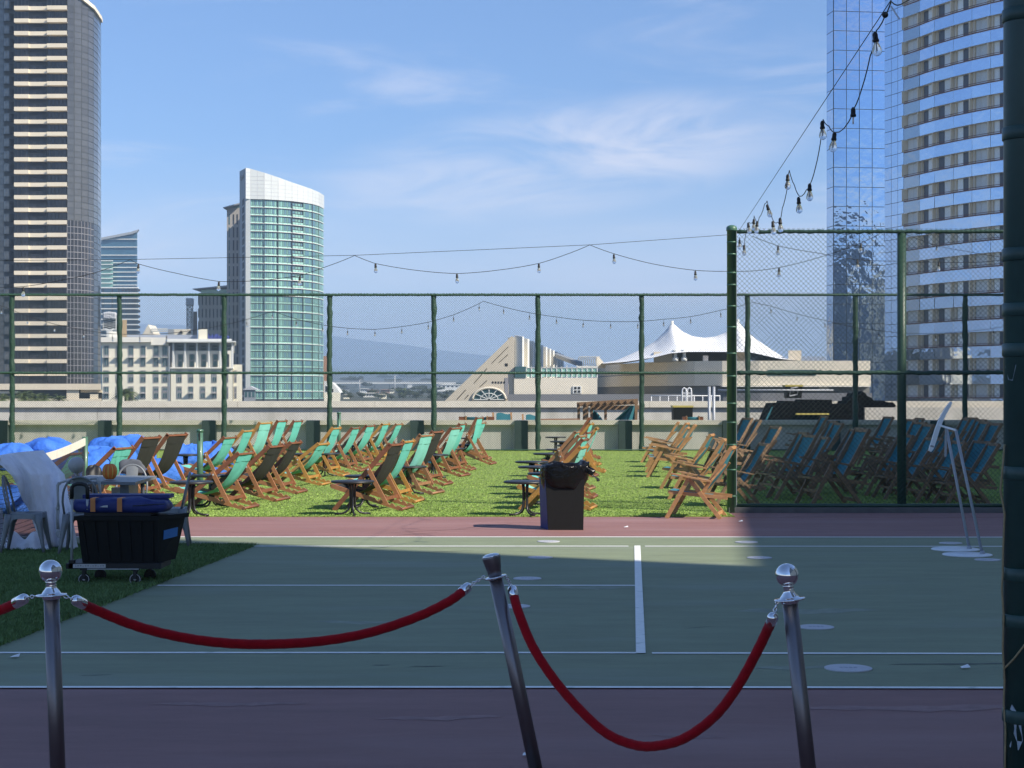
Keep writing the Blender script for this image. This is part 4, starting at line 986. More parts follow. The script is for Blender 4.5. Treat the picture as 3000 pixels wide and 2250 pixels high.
# ================================================================ platform trolley, tote, folded bag
def TX(c, Y): return XF(c / 2.37, Y)
YT = 15.75
tr = thing('platform_trolley', 'black platform trolley with folding handle on four swivel castors', 'trolley', (TX(780, YT), YT + .25, 0))
MB().box(TX(452, YT), TX(1112, YT), YT + .03, YT + .50, .155, .205).build('platform', M_rubber, tr)
MB().box(TX(600, YT), TX(960, YT), YT + .024, YT + .03, .150, .158).build('metal_edge', M_galv, tr)
lb = MB().box(TX(502, YT), TX(728, YT), YT + .026, YT + .03, .165, .200).build('info_label', M_lgrey, tr)
m = MB()
for i in range(12):
    x = TX(514 + i * 17.5, YT); m.box(x, x + .016, YT + .0245, YT + .026, .178, .186 + .003 * (i % 3))
m.build('label_print', M_gpanel, lb)
for cx_, yy, big in ((585, YT + .06, 1), (940, YT + .06, 1), (697, YT + .44, 0), (1042, YT + .44, 0)):
    x = TX(cx_, yy); rw = .054 if big else .055
    c = MB().bar((x, yy - .022, .16), (x, yy - .022, .06), .03, .006, up=(0, 1, 0)).bar((x, yy + .022, .16), (x, yy + .022, .06), .03, .006, up=(0, 1, 0)).box(x - .035, x + .035, yy - .03, yy + .03, .14, .156).build('castor', M_rubber, tr)
    axm = Matrix(((1, 0, 0), (0, 0, -1), (0, 1, 0)))
    MB().lathe([(rw - .012, -.014), (rw, -.012), (rw, .012), (rw - .012, .014)], (x, yy, rw + .003), 24, ax=axm).build('tyre', M_rubber, c)
    MB().tube([(x + (rw - .007) * math.cos(a), yy - .0145, rw + .003 + (rw - .007) * math.sin(a)) for a in [2 * math.pi * k / 24 for k in range(25)]], .0032, 6, False).lathe([(.012, -.022), (.012, .022)], (x, yy, rw + .003), 12, ax=axm).build('rim', M_lgrey if big else M_blk, c)
hx0, hx1 = TX(489, YT), TX(598, YT + .0)
MB().tube([(hx0, YT + .05, .17), (hx0, YT + .05, .80)], .0135, 12).tube([(hx1, YT + .05, .70), (hx1, YT + .05, .80)], .0135, 12).build('handle_tube', M_galv, tr)
MB().tube([(hx0, YT + .05, .80), (hx0, YT + .05, .90), (hx0 + .015, YT + .05, .925), (hx0 + .05, YT + .05, .938), (hx1 - .05, YT + .05, .938), (hx1 - .015, YT + .05, .925), (hx1, YT + .05, .90), (hx1, YT + .05, .80)], .0185, 12).build('handle_grip', M_rubber, tr)
MB().box(hx0 - .025, hx0 + .025, YT + .03, YT + .09, .16, .235).build('hinge', M_rubber, tr)
tt = thing('storage_tote', 'large black plastic tote standing on the platform trolley', 'tote', (TX(860, YT), YT + .25, .206))
b0, b1, t0_, t1_ = TX(556, YT), TX(1085, YT), TX(520, YT), TX(1088, YT); y0, y1 = YT + .06, YT + .50
sk2 = .10
v = [(b0, y0 + .03, .206), (b1, y0 + .03, .206), (b1 + .17 * .5, y1 - .03, .206), (b0 + .1, y1 - .03, .206), (t0_, y0, .62), (t1_, y0, .62), (t1_ + .17, y1, .62), (t0_ + .12, y1, .62)]
MB().add(v, [(0, 1, 5, 4), (1, 2, 6, 5), (2, 3, 7, 6), (3, 0, 4, 7), (0, 3, 2, 1)]).build('body', M_bin, tt)
m = MB(); rim = [(t0_ - .02, y0 - .02), (t1_ + .005, y0 - .02), (t1_ + .20, y1 + .02), (t0_ + .10, y1 + .02)]
m.plan(rim, .60, .640); m.build('rim', M_bin, tt)
m = MB()
for i in range(7):
    q = (i + .5) / 7; xb, xt = b0 + (b1 - b0) * q, t0_ + (t1_ - t0_) * q; m.bar((xb, y0 + .024, .23), (xt, y0 - .004, .585), .018, .012, up=(0, 1, 0))
m.build('rib', M_bin, tt)
q0, q1 = Vector((t1_ + .035, y0 + .09, .50)), Vector((t1_ + .12, y0 + .31, .515)); dn = Vector((-.006, 0, -.085))
ox = Vector((.004, -.003, 0)); m = MB(); m.add([q0 + ox, q1 + ox, q1 + dn + ox, q0 + dn + ox, q0, q1, q1 + dn, q0 + dn], [(0, 1, 2, 3), (0, 4, 5, 1), (2, 6, 7, 3), (0, 3, 7, 4), (1, 5, 6, 2)]); m.build('tape', M_tape, tt)
tag(MB().box(TX(565, YT), TX(1030, YT), YT + .10, YT + .46, .641, .672).build('cardboard', mat('dark_card', (.055, .055, .058), .8)), 'dark flat board lying on the black tote', 'board')
bgx0, bgx1 = TX(478, YT), TX(1142, YT)
fb = thing('folded_bag', 'navy folded bag with two orange straps on top of the black tote', 'bag', ((bgx0 + bgx1) / 2, YT + .25, .673))
def bag(u, v):
    a = 2 * math.pi * u; c, s = math.cos(a), math.sin(a); d = (abs(c) ** 7 + abs(s) ** 7) ** (1 / 7); zz = [0, .0, .035, .075, .112, .118, .122][int(round(v * 6))]; k = [.0, .93, 1, 1, .95, .5, 0][int(round(v * 6))]
    x, y = k * c / d, k * s / d
    zz += (.012 * math.sin(x * 3 + 1.0) - .004 * x * x + .012 * math.sin(x * 9 + y * 4) + .01 * math.sin(y * 8)) * (zz > .05)
    return Vector(((bgx0 + bgx1) / 2 + (bgx1 - bgx0) / 2 * x, YT + .27 + .235 * y, .673 + zz))
MB().grid(bag, 90, 6).build('body', M_navy, fb)
MB().box(bgx0 + .06, bgx1 - .01, YT + .26, YT + .50, .79, .825).build('flap', M_navy, fb)
MB().tube([(bgx1 - .30, YT + .033, .735), (bgx1 - .1, YT + .028, .75), (bgx1 - .01, YT + .06, .752)], .004, 6).build('zip', M_blk, fb)
for c in (640, 826):
    x = TX(c, YT); MB().grid(lambda u, v: Vector((x + (u - .5) * .046 + .05 * v * (1 if v > .55 else 0) * (v - .55), YT + .022 if v < .55 else YT + .02 + (v - .55) * .20, .682 + .125 * min(1, v / .55) + .012 * max(0, v - .55))), 2, 12).build('strap', M_orange, fb)
x = TX(720, YT); m = MB(); m.prism([(x - .045, YT + .025, .725), (x + .03, YT + .025, .722), (x + .03, YT + .025, .742), (x - .01, YT + .025, .738)], (0, .003, 0)).build('logo_patch', M_lgrey, fb)

# ================================================================ beanbags
for i, (x, y, Y, w, h, l) in enumerate([(35, 1300, 40, .62, .55, 'leftmost blue beanbag by the fence'), (140, 1285, 41, .72, .62, 'blue beanbag above the white net band'), (325, 1283, 40, .60, .62, 'blue beanbag behind the pumpkin table'),
                                        (380, 1277, 43, .62, .62, 'blue beanbag behind the charcoal chairs, highest of the heap'), (295, 1310, 36, .55, .50, 'blue beanbag in front of the heap beside the net post'), (250, 1330, 34, .5, .42, 'lowest blue beanbag right beside the net end post'),
                                        (470, 1345, 34, .42, .50, 'blue beanbag seen between the two charcoal chairs'), (528, 1304, 37, .36, .56, 'blue beanbag behind the round table'), (565, 1303, 37.5, .36, .55, 'blue beanbag left of the green net post'), (622, 1295, 38, .46, .62, 'blue beanbag right of the green net post'),
                                        (30, 1425, 25.5, .5, .42, 'blue beanbag seen through the net beside the gauze')]):
    zt_ = ZF(y, Y); zc = zt_ * .36
    lump('beanbag', (XF(x, Y), Y, zc + .0), (w, w * .85, zt_ - zc), M_beanbag, l, 'beanbag', 20 + i, 'blue beanbags', amp=.11)

# ================================================================ things on the terrace behind the low wall
def tz(D, Y): return ZD(D, Y)
pg = thing('pergola', 'brown timber pergola frame with torn teal cloth behind the low wall', 'pergola', (XD(1315, 64), 64, -1.2))
def post_(xD, yD, Y): MB().bar((XD(xD, Y), Y, -1.2), (XD(xD, Y), Y, tz(yD, Y)), .10, .10).build('post', M_woodd, pg)
for q in ((1250, 874, 62), (1262, 875, 64), (1268, 875, 66), (1278, 874, 62), (1308, 878, 66), (1374, 867, 62), (1383, 878, 65)): post_(*q)
for a, b in (((1246, 874, 61.6), (1378, 866, 61.6)), ((1262, 874, 66), (1378, 869, 66)), ((1278, 881, 64), (1390, 880, 64))):
    MB().bar(PD(*a), PD(*b), .08, .16).build('beam', M_woodd, pg)
for i in range(9):
    x0, x1 = 1252 + i * 14.5, 1254 + i * 14.5; MB().bar(PD(x0, 872.5 - i * .8, 61.2), PD(x1 + 4, 871.5 - i * .6, 66.4), .05, .09).build('rafter', M_woodd, pg)
m = MB(); m.grid(lambda u, v: PD(1376 - (40 * v) * (1 - u) - 14 * (1 - u), 876 + 36 * v, 62.4 + .3 * math.sin(u * 9)), 10, 8).build('torn_cloth', M_teal if False else M_bluec, pg)
m = MB(); m.grid(lambda u, v: PD(1281 + (10 + 18 * v) * u, 886 + 24 * v + 6 * u, 62.2 + .2 * math.sin(u * 7)), 8, 6).build('torn_cloth', M_bluec, pg)
def tote_bin(xa, xb, yt, Y, label):
    b = thing('lidded_bin', label, 'bin', (XD((xa + xb) / 2, Y), Y, -1.2), 'black bins with yellow rims')
    x0, x1 = XD(xa, Y), XD(xb, Y); w = x1 - x0; z1 = tz(yt + 4, Y)
    z0 = -1.2 if yt > 870 else tz(860, Y)
    v = [(x0 + .09 * w, Y, z0), (x1 - .09 * w, Y, z0), (x1 - .09 * w, Y + w * .8, z0), (x0 + .09 * w, Y + w * .8, z0), (x0 + .03 * w, Y, z1), (x1 - .03 * w, Y, z1), (x1 - .03 * w, Y + w, z1), (x0 + .03 * w, Y + w, z1)]
    MB().add(v, [(0, 1, 5, 4), (1, 2, 6, 5), (2, 3, 7, 6), (3, 0, 4, 7), (0, 3, 2, 1), (4, 5, 6, 7)]).build('body', M_bin, b)
    MB().box(x0, x1, Y - .03, Y + w * 1.02, z1, z1 + .075).build('lid', M_yel, b); return b, x0, x1, z1
tote_bin(1453, 1498, 876, 69, 'black bin with yellow rim standing behind the low wall left of the corner post')
pile = thing('covered_pile', 'black tarpaulin covered pile with sloping left side before the parapet wall', 'covered pile', (XD(1760, 72.5), 72.5, -1.2))
m = MB(); Y = 71.5
pl = [(1656, 907), (1669, 877), (1671, 871), (1694, 870), (1696, 866), (1735, 867), (1737, 863), (1797, 863.5), (1798, 873), (1830, 872), (1832, 866), (1866, 866), (1866, 960), (1640, 960)]
m.prism([PD(x, y, Y) for x, y in pl], (0, 2.2, 0)).build('tarpaulin', M_tarp, pile)
m = MB(); m.prism([PD(x, y, Y - .04) for x, y in ((1653, 907), (1667, 879), (1670, 879), (1658, 907))], (0, .03, 0)).build('blue_edge', M_bluec, pile)
MB().box(XD(1718, Y), XD(1790, Y), Y - .12, Y - .02, tz(896, Y), tz(892.5, Y)).build('yellow_rim', M_yel, pile)
b, x0, x1, z1 = tote_bin(1696, 1735, 831, 72, 'black bin with yellow rim and white logo on top of the covered pile')
m = MB(); cxm, czm = XD(1714.5, 72), tz(846, 72)
def lg(a, c): return (cxm + a * .19 + c * .03, 71.985, czm + c * .19 + a * .04)
for (a, c, e_, f_) in ((-.8, .7, -.8, -.8), (-.8, -.8, .9, -.8), (.9, -.8, .9, .4), (-.8, .9, .8, .9), (-.1, .3, -.1, -.2), (.35, .5, .35, .1)): m.bar(lg(a, c), lg(e_, f_), .012, .05)
m.build('white_logo', M_lgrey, b)
tpz = thing('tarpaulin', 'black tarpaulin slung over the parapet wall behind the second fence post', 'tarpaulin', (XD(1850, 74.7), 74.7, 1.5))
m = MB(); m.prism([PD(x, y, 74.2) for x, y in ((1836, 880), (1837, 858), (1846, 856), (1849, 849), (1857, 851), (1862, 845), (1870, 849), (1873, 855), (1884, 860), (1887, 866), (1901, 867), (1909, 865), (1916, 869), (1929, 869), (1936, 877), (1933, 880), (1880, 881))], (0, 1.9, 0)).build('folded_sheet', M_tarp, tpz)
tag(MB().box(XD(1868, 73), 24, 73, 73.6, -1.2, tz(880.5, 73)).build('screen_wall', M_conc), 'grey concrete screen wall in shade before the parapet at the right', 'wall')
# furniture tops showing over the low wall
for x0, x1, y0_, l in ((1072, 1103, 893, 'teal chair back left of the fence post, behind the low wall'), (1136, 1163, 896.5, 'teal chair back beside the middle fence post, behind the low wall')):
    Y = 60; c = thing('beach_chair', l, 'beach chair', (XD((x0 + x1) / 2, Y), Y, -1.2), 'chairs behind the low wall')
    for xq, tq in ((x0 - 3, x0 - 7), (x1 + 3, x1 + 1)):
        MB().bar((XD(xq + 3, Y), Y - .3, -1.2), (XD(tq, Y), Y, tz(y0_ - 2, Y)), .06, .05).build('back_rail', M_wooda, c)
    MB().grid(lambda u, v: Vector((XD(x0 + (x1 - x0) * u, Y), Y - .02 - .3 * v, tz(y0_, Y) - 1.2 * v + .03 * math.sin(6 * u))), 6, 8).build('sling', M_bluec, c)
for x0, x1, y0_, l in ((992, 1068, 902, 'folded wooden chair with teal cloth lying on the low wall at the left'), (1472, 1516, 901, 'folded wooden chair with teal cloth lying below the yellow rimmed bin')):
    Y = 54.9 if x0 > 1200 else 54.9; z = ZD(907.5, 54.6) + .05; w = XD(x1, Y) - XD(x0, Y); xs_ = XD(x0, Y)
    c = thing('folded_chair', l, 'folded chair', (xs_ + w / 2, 54.6, z - .05), 'folded chairs on the low wall')
    MB().box(xs_, xs_ + w * .17, 54.45, 54.7, z - .05, z + .06).box(xs_ + w * .83, xs_ + w, 54.45, 54.7, z - .05, z + .06).build('frame', M_woodr, c)
    MB().tube([(xs_ + w * .17, 54.57, z), (xs_ + w * .83, 54.57, z)], .05, 10).build('rolled_cloth', M_bluec, c)
    MB().box(xs_ + w * .18, xs_ + w * .22, 54.43, 54.71, z - .05, z + .085).box(xs_ + w * .78, xs_ + w * .82, 54.43, 54.71, z - .05, z + .085).build('end_bar', M_wooda, c)
o = MB().bar((XD(1168, 54.8), 54.8, ZD(907.5, 54.6) + .02), (XD(1252, 54.8), 54.8, ZD(907.5, 54.6) + .03), .05, .04).build('timber_bar', M_woodb); tag(o, 'thin timber bar lying on the low wall right of the middle post', 'timber bar')
for i, q in enumerate((1532, 1542)):
    Y = 70 + i; o = MB().tube([(XD(q, Y), Y, -1.2), (XD(q, Y), Y, tz(835, Y))], .06, 10).build('pipe', M_galv); tag(o, ('left', 'right')[i] + ' one of two galvanised pipes rising before the parapet wall', 'pipe', 'galvanised pipes')
o = MB().tube([(XD(1551, 72), 72, tz(843, 72)), (XD(1800, 72), 72, tz(843, 72))], .04, 8).build('handrail', M_galv); tag(o, 'long galvanised handrail above the parapet wall', 'handrail')
lad = thing('pool_ladder', 'white arched ladder handrails showing over the parapet wall', 'ladder', (XD(1482, 80), 80, 0))
for q in (1478, 1489):
    MB().tube([(XD(q - 4.5, 80), 80, -.5), (XD(q - 4.5, 80), 80, tz(846, 80)), (XD(q - 3.5, 80), 80, tz(840, 80)), (XD(q, 80), 80, tz(838, 80)), (XD(q + 3.5, 80), 80, tz(840, 80)), (XD(q + 4.5, 80), 80, tz(846, 80)), (XD(q + 4.5, 80), 80, -.5)], .035, 8).build('hoop', M_white, lad)
for z in (849, 857): MB().bar((XD(1473, 80), 80, tz(z, 80)), (XD(1494, 80), 80, tz(z, 80)), .05, .04).build('rung', M_white, lad)
rl = thing('low_railing', 'low white railing along the far side of the parapet wall', 'railing', (XD(1480, 81), 81, 0))
MB().tube([(XD(1406, 81), 81, tz(855, 81)), (XD(1556, 81), 81, tz(855, 81))], .025, 6).build('rail', M_white, rl)
for i in range(9): q = 1407 + i * 18.5; MB().tube([(XD(q, 81), 81, -1), (XD(q, 81), 81, tz(855, 81))], .02, 6).build('baluster', M_white, rl)

# ================================================================ string lights
def bulb(root, p, k=1.0, drop=0.0, tilt=0, broken=False, name='lamp_socket'):
    p = Vector(p); q = p - Vector((0, 0, drop)); d = Vector((tilt, 0, -1)).normalized(); ax = d.to_track_quat('Z', 'Y').to_matrix()
    m = MB()
    if drop > .01: m.tube([p, q], .004 * k, 5)
    m.lathe([(.006 * k, -.008 * k), (.013 * k, .0), (.017 * k, .012 * k), (.017 * k, .040 * k), (.021 * k, .043 * k), (.021 * k, .058 * k), (.016 * k, .060 * k)], q, 12, ax=ax)
    so_ = m.build(name, M_cable, root)
    if broken: MB().tube([q + d * .06 * k, q + d * .11 * k], .006 * k, 6).build('bulb', M_white, so_); return
    MB().lathe([(.012 * k, .058 * k), (.016 * k, .068 * k), (.026 * k, .092 * k), (.031 * k, .112 * k), (.030 * k, .126 * k), (.022 * k, .140 * k), (.010 * k, .147 * k), (.002 * k, .149 * k)], q, 14, ax=ax).build('bulb', M_bulb, so_)
    MB().tube([q + d * .06 * k, q + d * .115 * k], .004 * k, 5).build('filament', M_poleg, so_)
def sag(P, n=6, s=.0):
    out = []
    for a, b in zip(P, P[1:]):
        for i in range(n):
            t = i / n; q = a.lerp(b, t); out.append(q - Vector((0, 0, s * (b - a).length * 4 * t * (1 - t))))
    return out + [P[-1]]
Zx = lambda x: 1 / (.0391 + .00018 * (x - 1597))
def NP(x, y): return PD(x, y, Zx(x))
o = MB().tube([NP(1598, 496), NP(1925, 0), NP(2190, -401)], .003, 6).build('support_wire', M_cable); tag(o, 'thin support wire rising from the corner post to the upper right', 'wire', 'support wires')
s1 = thing('string_lights', 'looped string of clear bulbs rising from the corner post to the upper right', 'string lights', NP(1776, 262), 'strings of bulbs')
cord = [(2190, -395), (2010, -60), (1945, 10), (1925, 3), (1912, 34), (1893, 66), (1890, 90), (1880, 120), (1862, 190), (1844, 236), (1834, 262), (1803, 286), (1790, 272), (1778, 258), (1776, 276), (1772, 310), (1762, 360), (1750, 398), (1742, 410), (1727, 424), (1716, 400), (1705, 368), (1702, 380), (1700, 410), (1690, 450), (1686, 474), (1680, 480), (1670, 476), (1664, 455), (1657, 434), (1652, 440), (1640, 470), (1637, 480), (1632, 474), (1629, 466), (1628, 476), (1618, 480), (1615, 484), (1612, 500), (1609, 516), (1608, 530), (1599, 522), (1597, 512)]
m = MB(); m.tube(sag([NP(*c) for c in cord], 3, .03), .0042, 6).build('cord', M_cable, s1)
for x, y, tl, br_ in ((1890, 71, .12, 0), (1843, 234, 0, 1), (1776, 263, .05, 0), (1803, 287, -.12, 0), (1749, 398, 0, 0), (1725, 427, .05, 0), (1701.5, 378, 0, 0), (1657, 443, .3, 0), (1685, 472, .05, 0), (1669, 479, .1, 0), (1636, 479, -.1, 0), (1628.5, 474, 0, 0), (1616, 482, .15, 0), (1607.5, 530, .0, 0), (1597.5, 518, 0, 0)):
    bulb(s1, NP(x, y), 1.0 if x > 1600 else .95, 0, tl, br_)
MB().ball(NP(1912, 32), .02, 10, 6).build('junction', M_cable, s1)
MB().bar(NP(1925, 14), NP(1942, 40), .01, .004).build('cable_tie', M_lgrey, s1)
YS = 25.45
o = MB().tube([PD(x, y, YS) for x, y in ((1575, 507), (1273, 529), (766, 551.5), (281, 560.5), (-30, 563))], .0035, 6).build('support_wire', M_cable); tag(o, 'thin support wire running left from the corner post across the sky', 'wire', 'support wires')
def string(label, pts, bulbs, Y, k, r_, drop=0, s_=.012, n=5):
    root = thing('string_lights', label, 'string lights', PD(*pts[len(pts) // 2], Y), 'strings of bulbs')
    MB().tube(sag([PD(x, y, Y) for x, y in pts], n, s_), r_, 6).build('cord', M_cable, root)
    for x, y in bulbs: bulb(root, PD(x, y, Y), k, drop, random.uniform(-.08, .08))
string('string of clear bulbs in shallow swags across the sky left of the corner post', [(-20, 620), (20, 620), (51, 619), (140, 604), (209, 588), (281, 561), (299, 570), (380, 590), (473, 608), (560, 606), (648, 595), (710, 574), (766, 552), (810, 569), (900, 584), (987, 591), (1080, 583), (1164, 569), (1222, 550), (1274, 529), (1326, 548), (1410, 570), (1502, 584), (1573, 586)],
       [(51, 621), (299, 571), (473, 609), (648, 597), (811, 570), (987, 592), (1164, 570), (1326, 550), (1502, 586)], YS, .93, .0042)
string('string of clear bulbs behind the right fence rising to the right', [(1588, 586), (1630, 585), (1683, 578), (1770, 556), (1860, 525), (1901, 505)], [(1683, 579), (1860, 527)], YS + .4, .93, .0042)
string('string of clear bulbs behind the right fence sinking to the right', [(1625, 510), (1681, 531), (1770, 547), (1852, 561), (1932, 564), (2028, 566), (2120, 566), (2175, 560)], [(1681, 532), (1852, 562), (2028, 567)], YS + .7, .93, .0042)
string('cord at the top right of the fence with one dark junction', [(1950, 503), (2024, 531), (2090, 543), (2170, 556)], [(2024, 531)], YS + 1.0, .6, .0038)
string('far string of small hanging bulbs in front of the back fence', [(-20, 655), (8, 662), (60, 683), (118, 700), (181, 713), (243, 721), (302, 722.5), (360, 720.5), (433, 711), (483, 702), (533, 690), (590, 672), (640, 689), (697, 702), (751, 709), (810, 711.5), (868, 705.5), (925, 696), (980, 680), (1035, 656), (1044, 650.5), (1088, 663), (1144, 675.6), (1202, 684.6), (1260, 691.6), (1319, 694.4), (1378, 694.4), (1434, 689.5), (1492, 684), (1557, 670), (1610, 658), (1627, 653), (1665, 661), (1722, 678), (1782, 692), (1840, 706), (1898, 714), (1960, 720), (2021, 720), (2084, 716), (2146, 709), (2200, 700)],
       [(3, 662), (60, 683), (118, 700), (181, 713), (243, 721), (302, 722.5), (360, 720.5), (533, 690), (588, 673), (640, 689), (697, 702), (751, 709), (810, 711.5), (868, 705.5), (925, 696), (980, 680), (1035, 656), (1088, 663), (1144, 675.6), (1202, 684.6), (1260, 691.6), (1319, 694.4), (1378, 694.4), (1434, 689.5), (1492, 684), (1557, 670), (1665, 661), (1722, 678), (1782, 692), (1898, 714), (2021, 720), (2146, 709)], 52.5, .95, .0075, .09, .01, 3)
# ================================================================ city beyond
def panes(mb, p0, p1, z0, z1, nx, nz, gap=.12, tilt=.0, out=.05, gz=None, rr=random):
    """glass panes as separate tilted quads in front of a wall running p0 -> p1 (left to right as seen)"""
    p0, p1 = Vector((p0[0], p0[1], 0)), Vector((p1[0], p1[1], 0)); d = p1 - p0; Ln = d.length; d.normalize(); n = Vector((d.y, -d.x, 0)); gz = gap if gz is None else gz
    for i in range(nx):
        for j in range(nz):
            a0, a1 = Ln * i / nx + gap / 2, Ln * (i + 1) / nx - gap / 2; b0, b1 = z0 + (z1 - z0) * j / nz + gz / 2, z0 + (z1 - z0) * (j + 1) / nz - gz / 2
            tx, tz_ = rr.uniform(-tilt, tilt), rr.uniform(-tilt, tilt); q = []
            for a, b, sx_, sz_ in ((a0, b0, -1, -1), (a1, b0, 1, -1), (a1, b1, 1, 1), (a0, b1, -1, 1)):
                o_ = out + (sx_ * tx * (a1 - a0) + sz_ * tz_ * (b1 - b0)) / 2
                v = p0 + d * a + n * o_; q.append((v.x, v.y, b))
            mb.add(q, [(0, 1, 2, 3)])
def XY(D, Y): return (XD(D, Y), Y)

# ---------------------------------------------------------------- dark bronze tower at the left
Y = 420.0
tw = thing('residential_tower', 'tall dark bronze glass tower with cream balcony bands and curved right side', 'tower', (XD(110, Y), Y, -25))
fl = [40 + 27.25 * k for k in range(-2, 30)]                        # band tops in the picture
zt_ = ZD(-120, Y)
curve = [(145, 420), (160, 420.6), (176, 422), (190, 424.5), (202, 428), (211, 433), (216.5, 440), (218, 450)]
foot = [XY(-14, 424), XY(30, 424), XY(30, 421.2), XY(145, 421.2)] + [XY(a, b) for a, b in curve[1:]] + [(XD(218, 450), 470), (XD(-14, 424), 470)]
zs = [ZD(-120, Y), ZD(-120, Y)]
MB().plan([XY(-14, 424), XY(30, 424), XY(30, 421.4), XY(145, 421.4), (XD(140, 470), 470), (XD(-14, 470), 470)], -25, zt_).build('wall', M_mull, tw)
topD = {145: -40, 160: -22, 176: -4, 190: 8, 202: 18, 211: 32, 216.5: 40, 218: 46}
m = MB(); mc = MB()
for (a, ya), (b_, yb) in zip(curve, curve[1:]):
    za, zb = ZD(topD[a], ya), ZD(topD[b_], yb)
    pa, pb = XY(a, ya), XY(b_, yb)
    m.add([(pa[0], pa[1], -25), (pb[0], pb[1], -25), (pb[0], pb[1], zb), (pa[0], pa[1], za)], [(0, 1, 2, 3)])
    m.add([(pa[0], pa[1], za), (pb[0], pb[1], zb), (pb[0] * (1 + 12 / pb[1]) - .6, pb[1] + 12, zb - .3), (pa[0] * (1 + 12 / pa[1]) - .6, pa[1] + 12, za - .3)], [(0, 1, 2, 3)])
    mc.bar((pa[0], pa[1] - .4, za), (pb[0] + .1, pb[1] - .4, zb), .9, .9)
m.build('curved_wall', M_mull, tw); mc.build('roof_edge', M_cream, tw)
rr = random.Random(2)
for k, y0 in enumerate(fl):
    zb, zn = ZD(y0 + 27.25, Y), ZD(y0, Y)
    m = MB()
    for (a, ya), (b_, yb), nx_ in ((curve[0], curve[1], 1), (curve[1], curve[2], 1), (curve[2], curve[3], 1), (curve[3], curve[4], 1), (curve[4], curve[5], 1), (curve[5], curve[6], 1), (curve[6], curve[7], 1)):
        zc = min(zn, ZD(max(topD[a], topD[b_]) , ya) - .3)
        if zc > zb + .6: panes(m, XY(a, ya), XY(b_, yb), zb, zc, nx_, 2 if zc - zb > 2 else 1, .14, .006, .06, rr=rr)
    if m.f: gr_ = m.build('glass_row', M_bronze2 if y0 < 462 else M_bronze, tw)
    if y0 >= 462:
        m = MB()
        for (a, ya), (b_, yb) in zip(curve[:4], curve[1:5]):
            pa, pb = Vector((*XY(a, ya - .2), 0)), Vector((*XY(b_, yb - .2), 0))
            for q in (0, .5): s_ = pa.lerp(pb, q); m.box(s_.x - .07, s_.x + .07, s_.y - .06, s_.y, zb, zn)
            for z in (zb, (zb + zn) / 2): m.bar((pa.x, pa.y, z), (pb.x, pb.y, z), .06, .12)
        m.build('mullion_grid', M_gpanel, gr_)
    # cream band
    h = .98; m = MB()
    for (x0, x1, yy) in ((30, 62, 419.9), (62, 101, 420.3), (101, 145, 419.5)): m.box(XD(x0, yy) + .02, XD(x1, yy) - .02, yy, 421.6, ZD(y0 + 8.6, Y), zn)
    m.prism([(XD(145, 419.5) - .02, 419.5, ZD(y0 + 8.6, Y)), (XD(145, 419.5) - .02, 419.5, zn), (XD(149, 422), 422, zn - .9), (XD(149, 422), 422, ZD(y0 + 8.6, Y) - 1.2)], (0, .6, 0))
    m.build('balcony_band', M_cream, tw)
    m = MB(); panes(m, XY(31, 421.2), XY(62, 421.2), zb + .1, ZD(y0 + 9, Y), 4, 1, .22, .004, .06, rr=rr); m.build('window_row', M_bronze, tw); m = MB(); panes(m, XY(103, 421.2), XY(144, 421.2), zb + .1, ZD(y0 + 9, Y), 5, 1, .2, .004, .06, rr=rr); m.build('window_row', M_bronze, tw)
    MB().box(XD(63, 421.2), XD(100, 421.2), 421.34, 421.37, zb + .02, ZD(y0 + 9, Y)).build('recess', M_black, tw)
    m = MB()
    for i in range(6): xq = XD(63 + 37 * i / 5, 420.6); m.box(xq - .05, xq + .05, 420.55, 420.65, zb, zb + .95)
    m.box(XD(63, 420.6), XD(100, 420.6), 420.52, 420.68, zb + .93, zb + 1.02); panes(m, XY(63, 420.8), XY(100, 420.8), zb + .05, zb + .9, 5, 1, .1, .01, .02, rr=rr); m.build('balcony_railing', M_bronze, tw)
    # rounded dark balcony at the left
    m = MB(); cxr, cyr = XD(19, 424), 424; ar = [(cxr + 1.25 * math.cos(t), cyr - 1.5 * math.sin(t)) for t in [math.pi * q / 8 for q in range(9)]]
    m.plan(ar, zb + .0, zb + 1.9, smooth=False); m.build('rounded_balcony', M_bronze2, tw)
    m = MB(); panes(m, XY(-13, 424), XY(9, 424), zb, zn, 2, 2, .14, .006, .05, rr=rr); m.build('glass_row', M_bronze2, tw)
pd_ = MB()
pd_.box(XD(-14, 418), XD(221, 418), 417, 440, ZD(842, 418), ZD(829, 418)); pd_.box(XD(145, 418), XD(172, 418), 417.5, 440, -25, ZD(842, 418)); pd_.box(XD(-14, 418), XD(40, 418), 417.6, 440, ZD(850, 418), ZD(845, 418))
pd_.box(XD(-14, 418), XD(221, 418), 417.4, 440, -25, ZD(861, 418)); pd_.box(XD(172, 418), XD(221, 418), 419, 440, ZD(848, 418), ZD(842, 418)); pd_.box(XD(195, 418), XD(213, 418), 417.7, 440, -25, ZD(851, 418))
pd_.build('podium', M_cream, tw)
MB().box(XD(-14, 418), XD(221, 418), 420, 439, -25, ZD(842.5, 418)).build('podium_recess', M_black, tw)

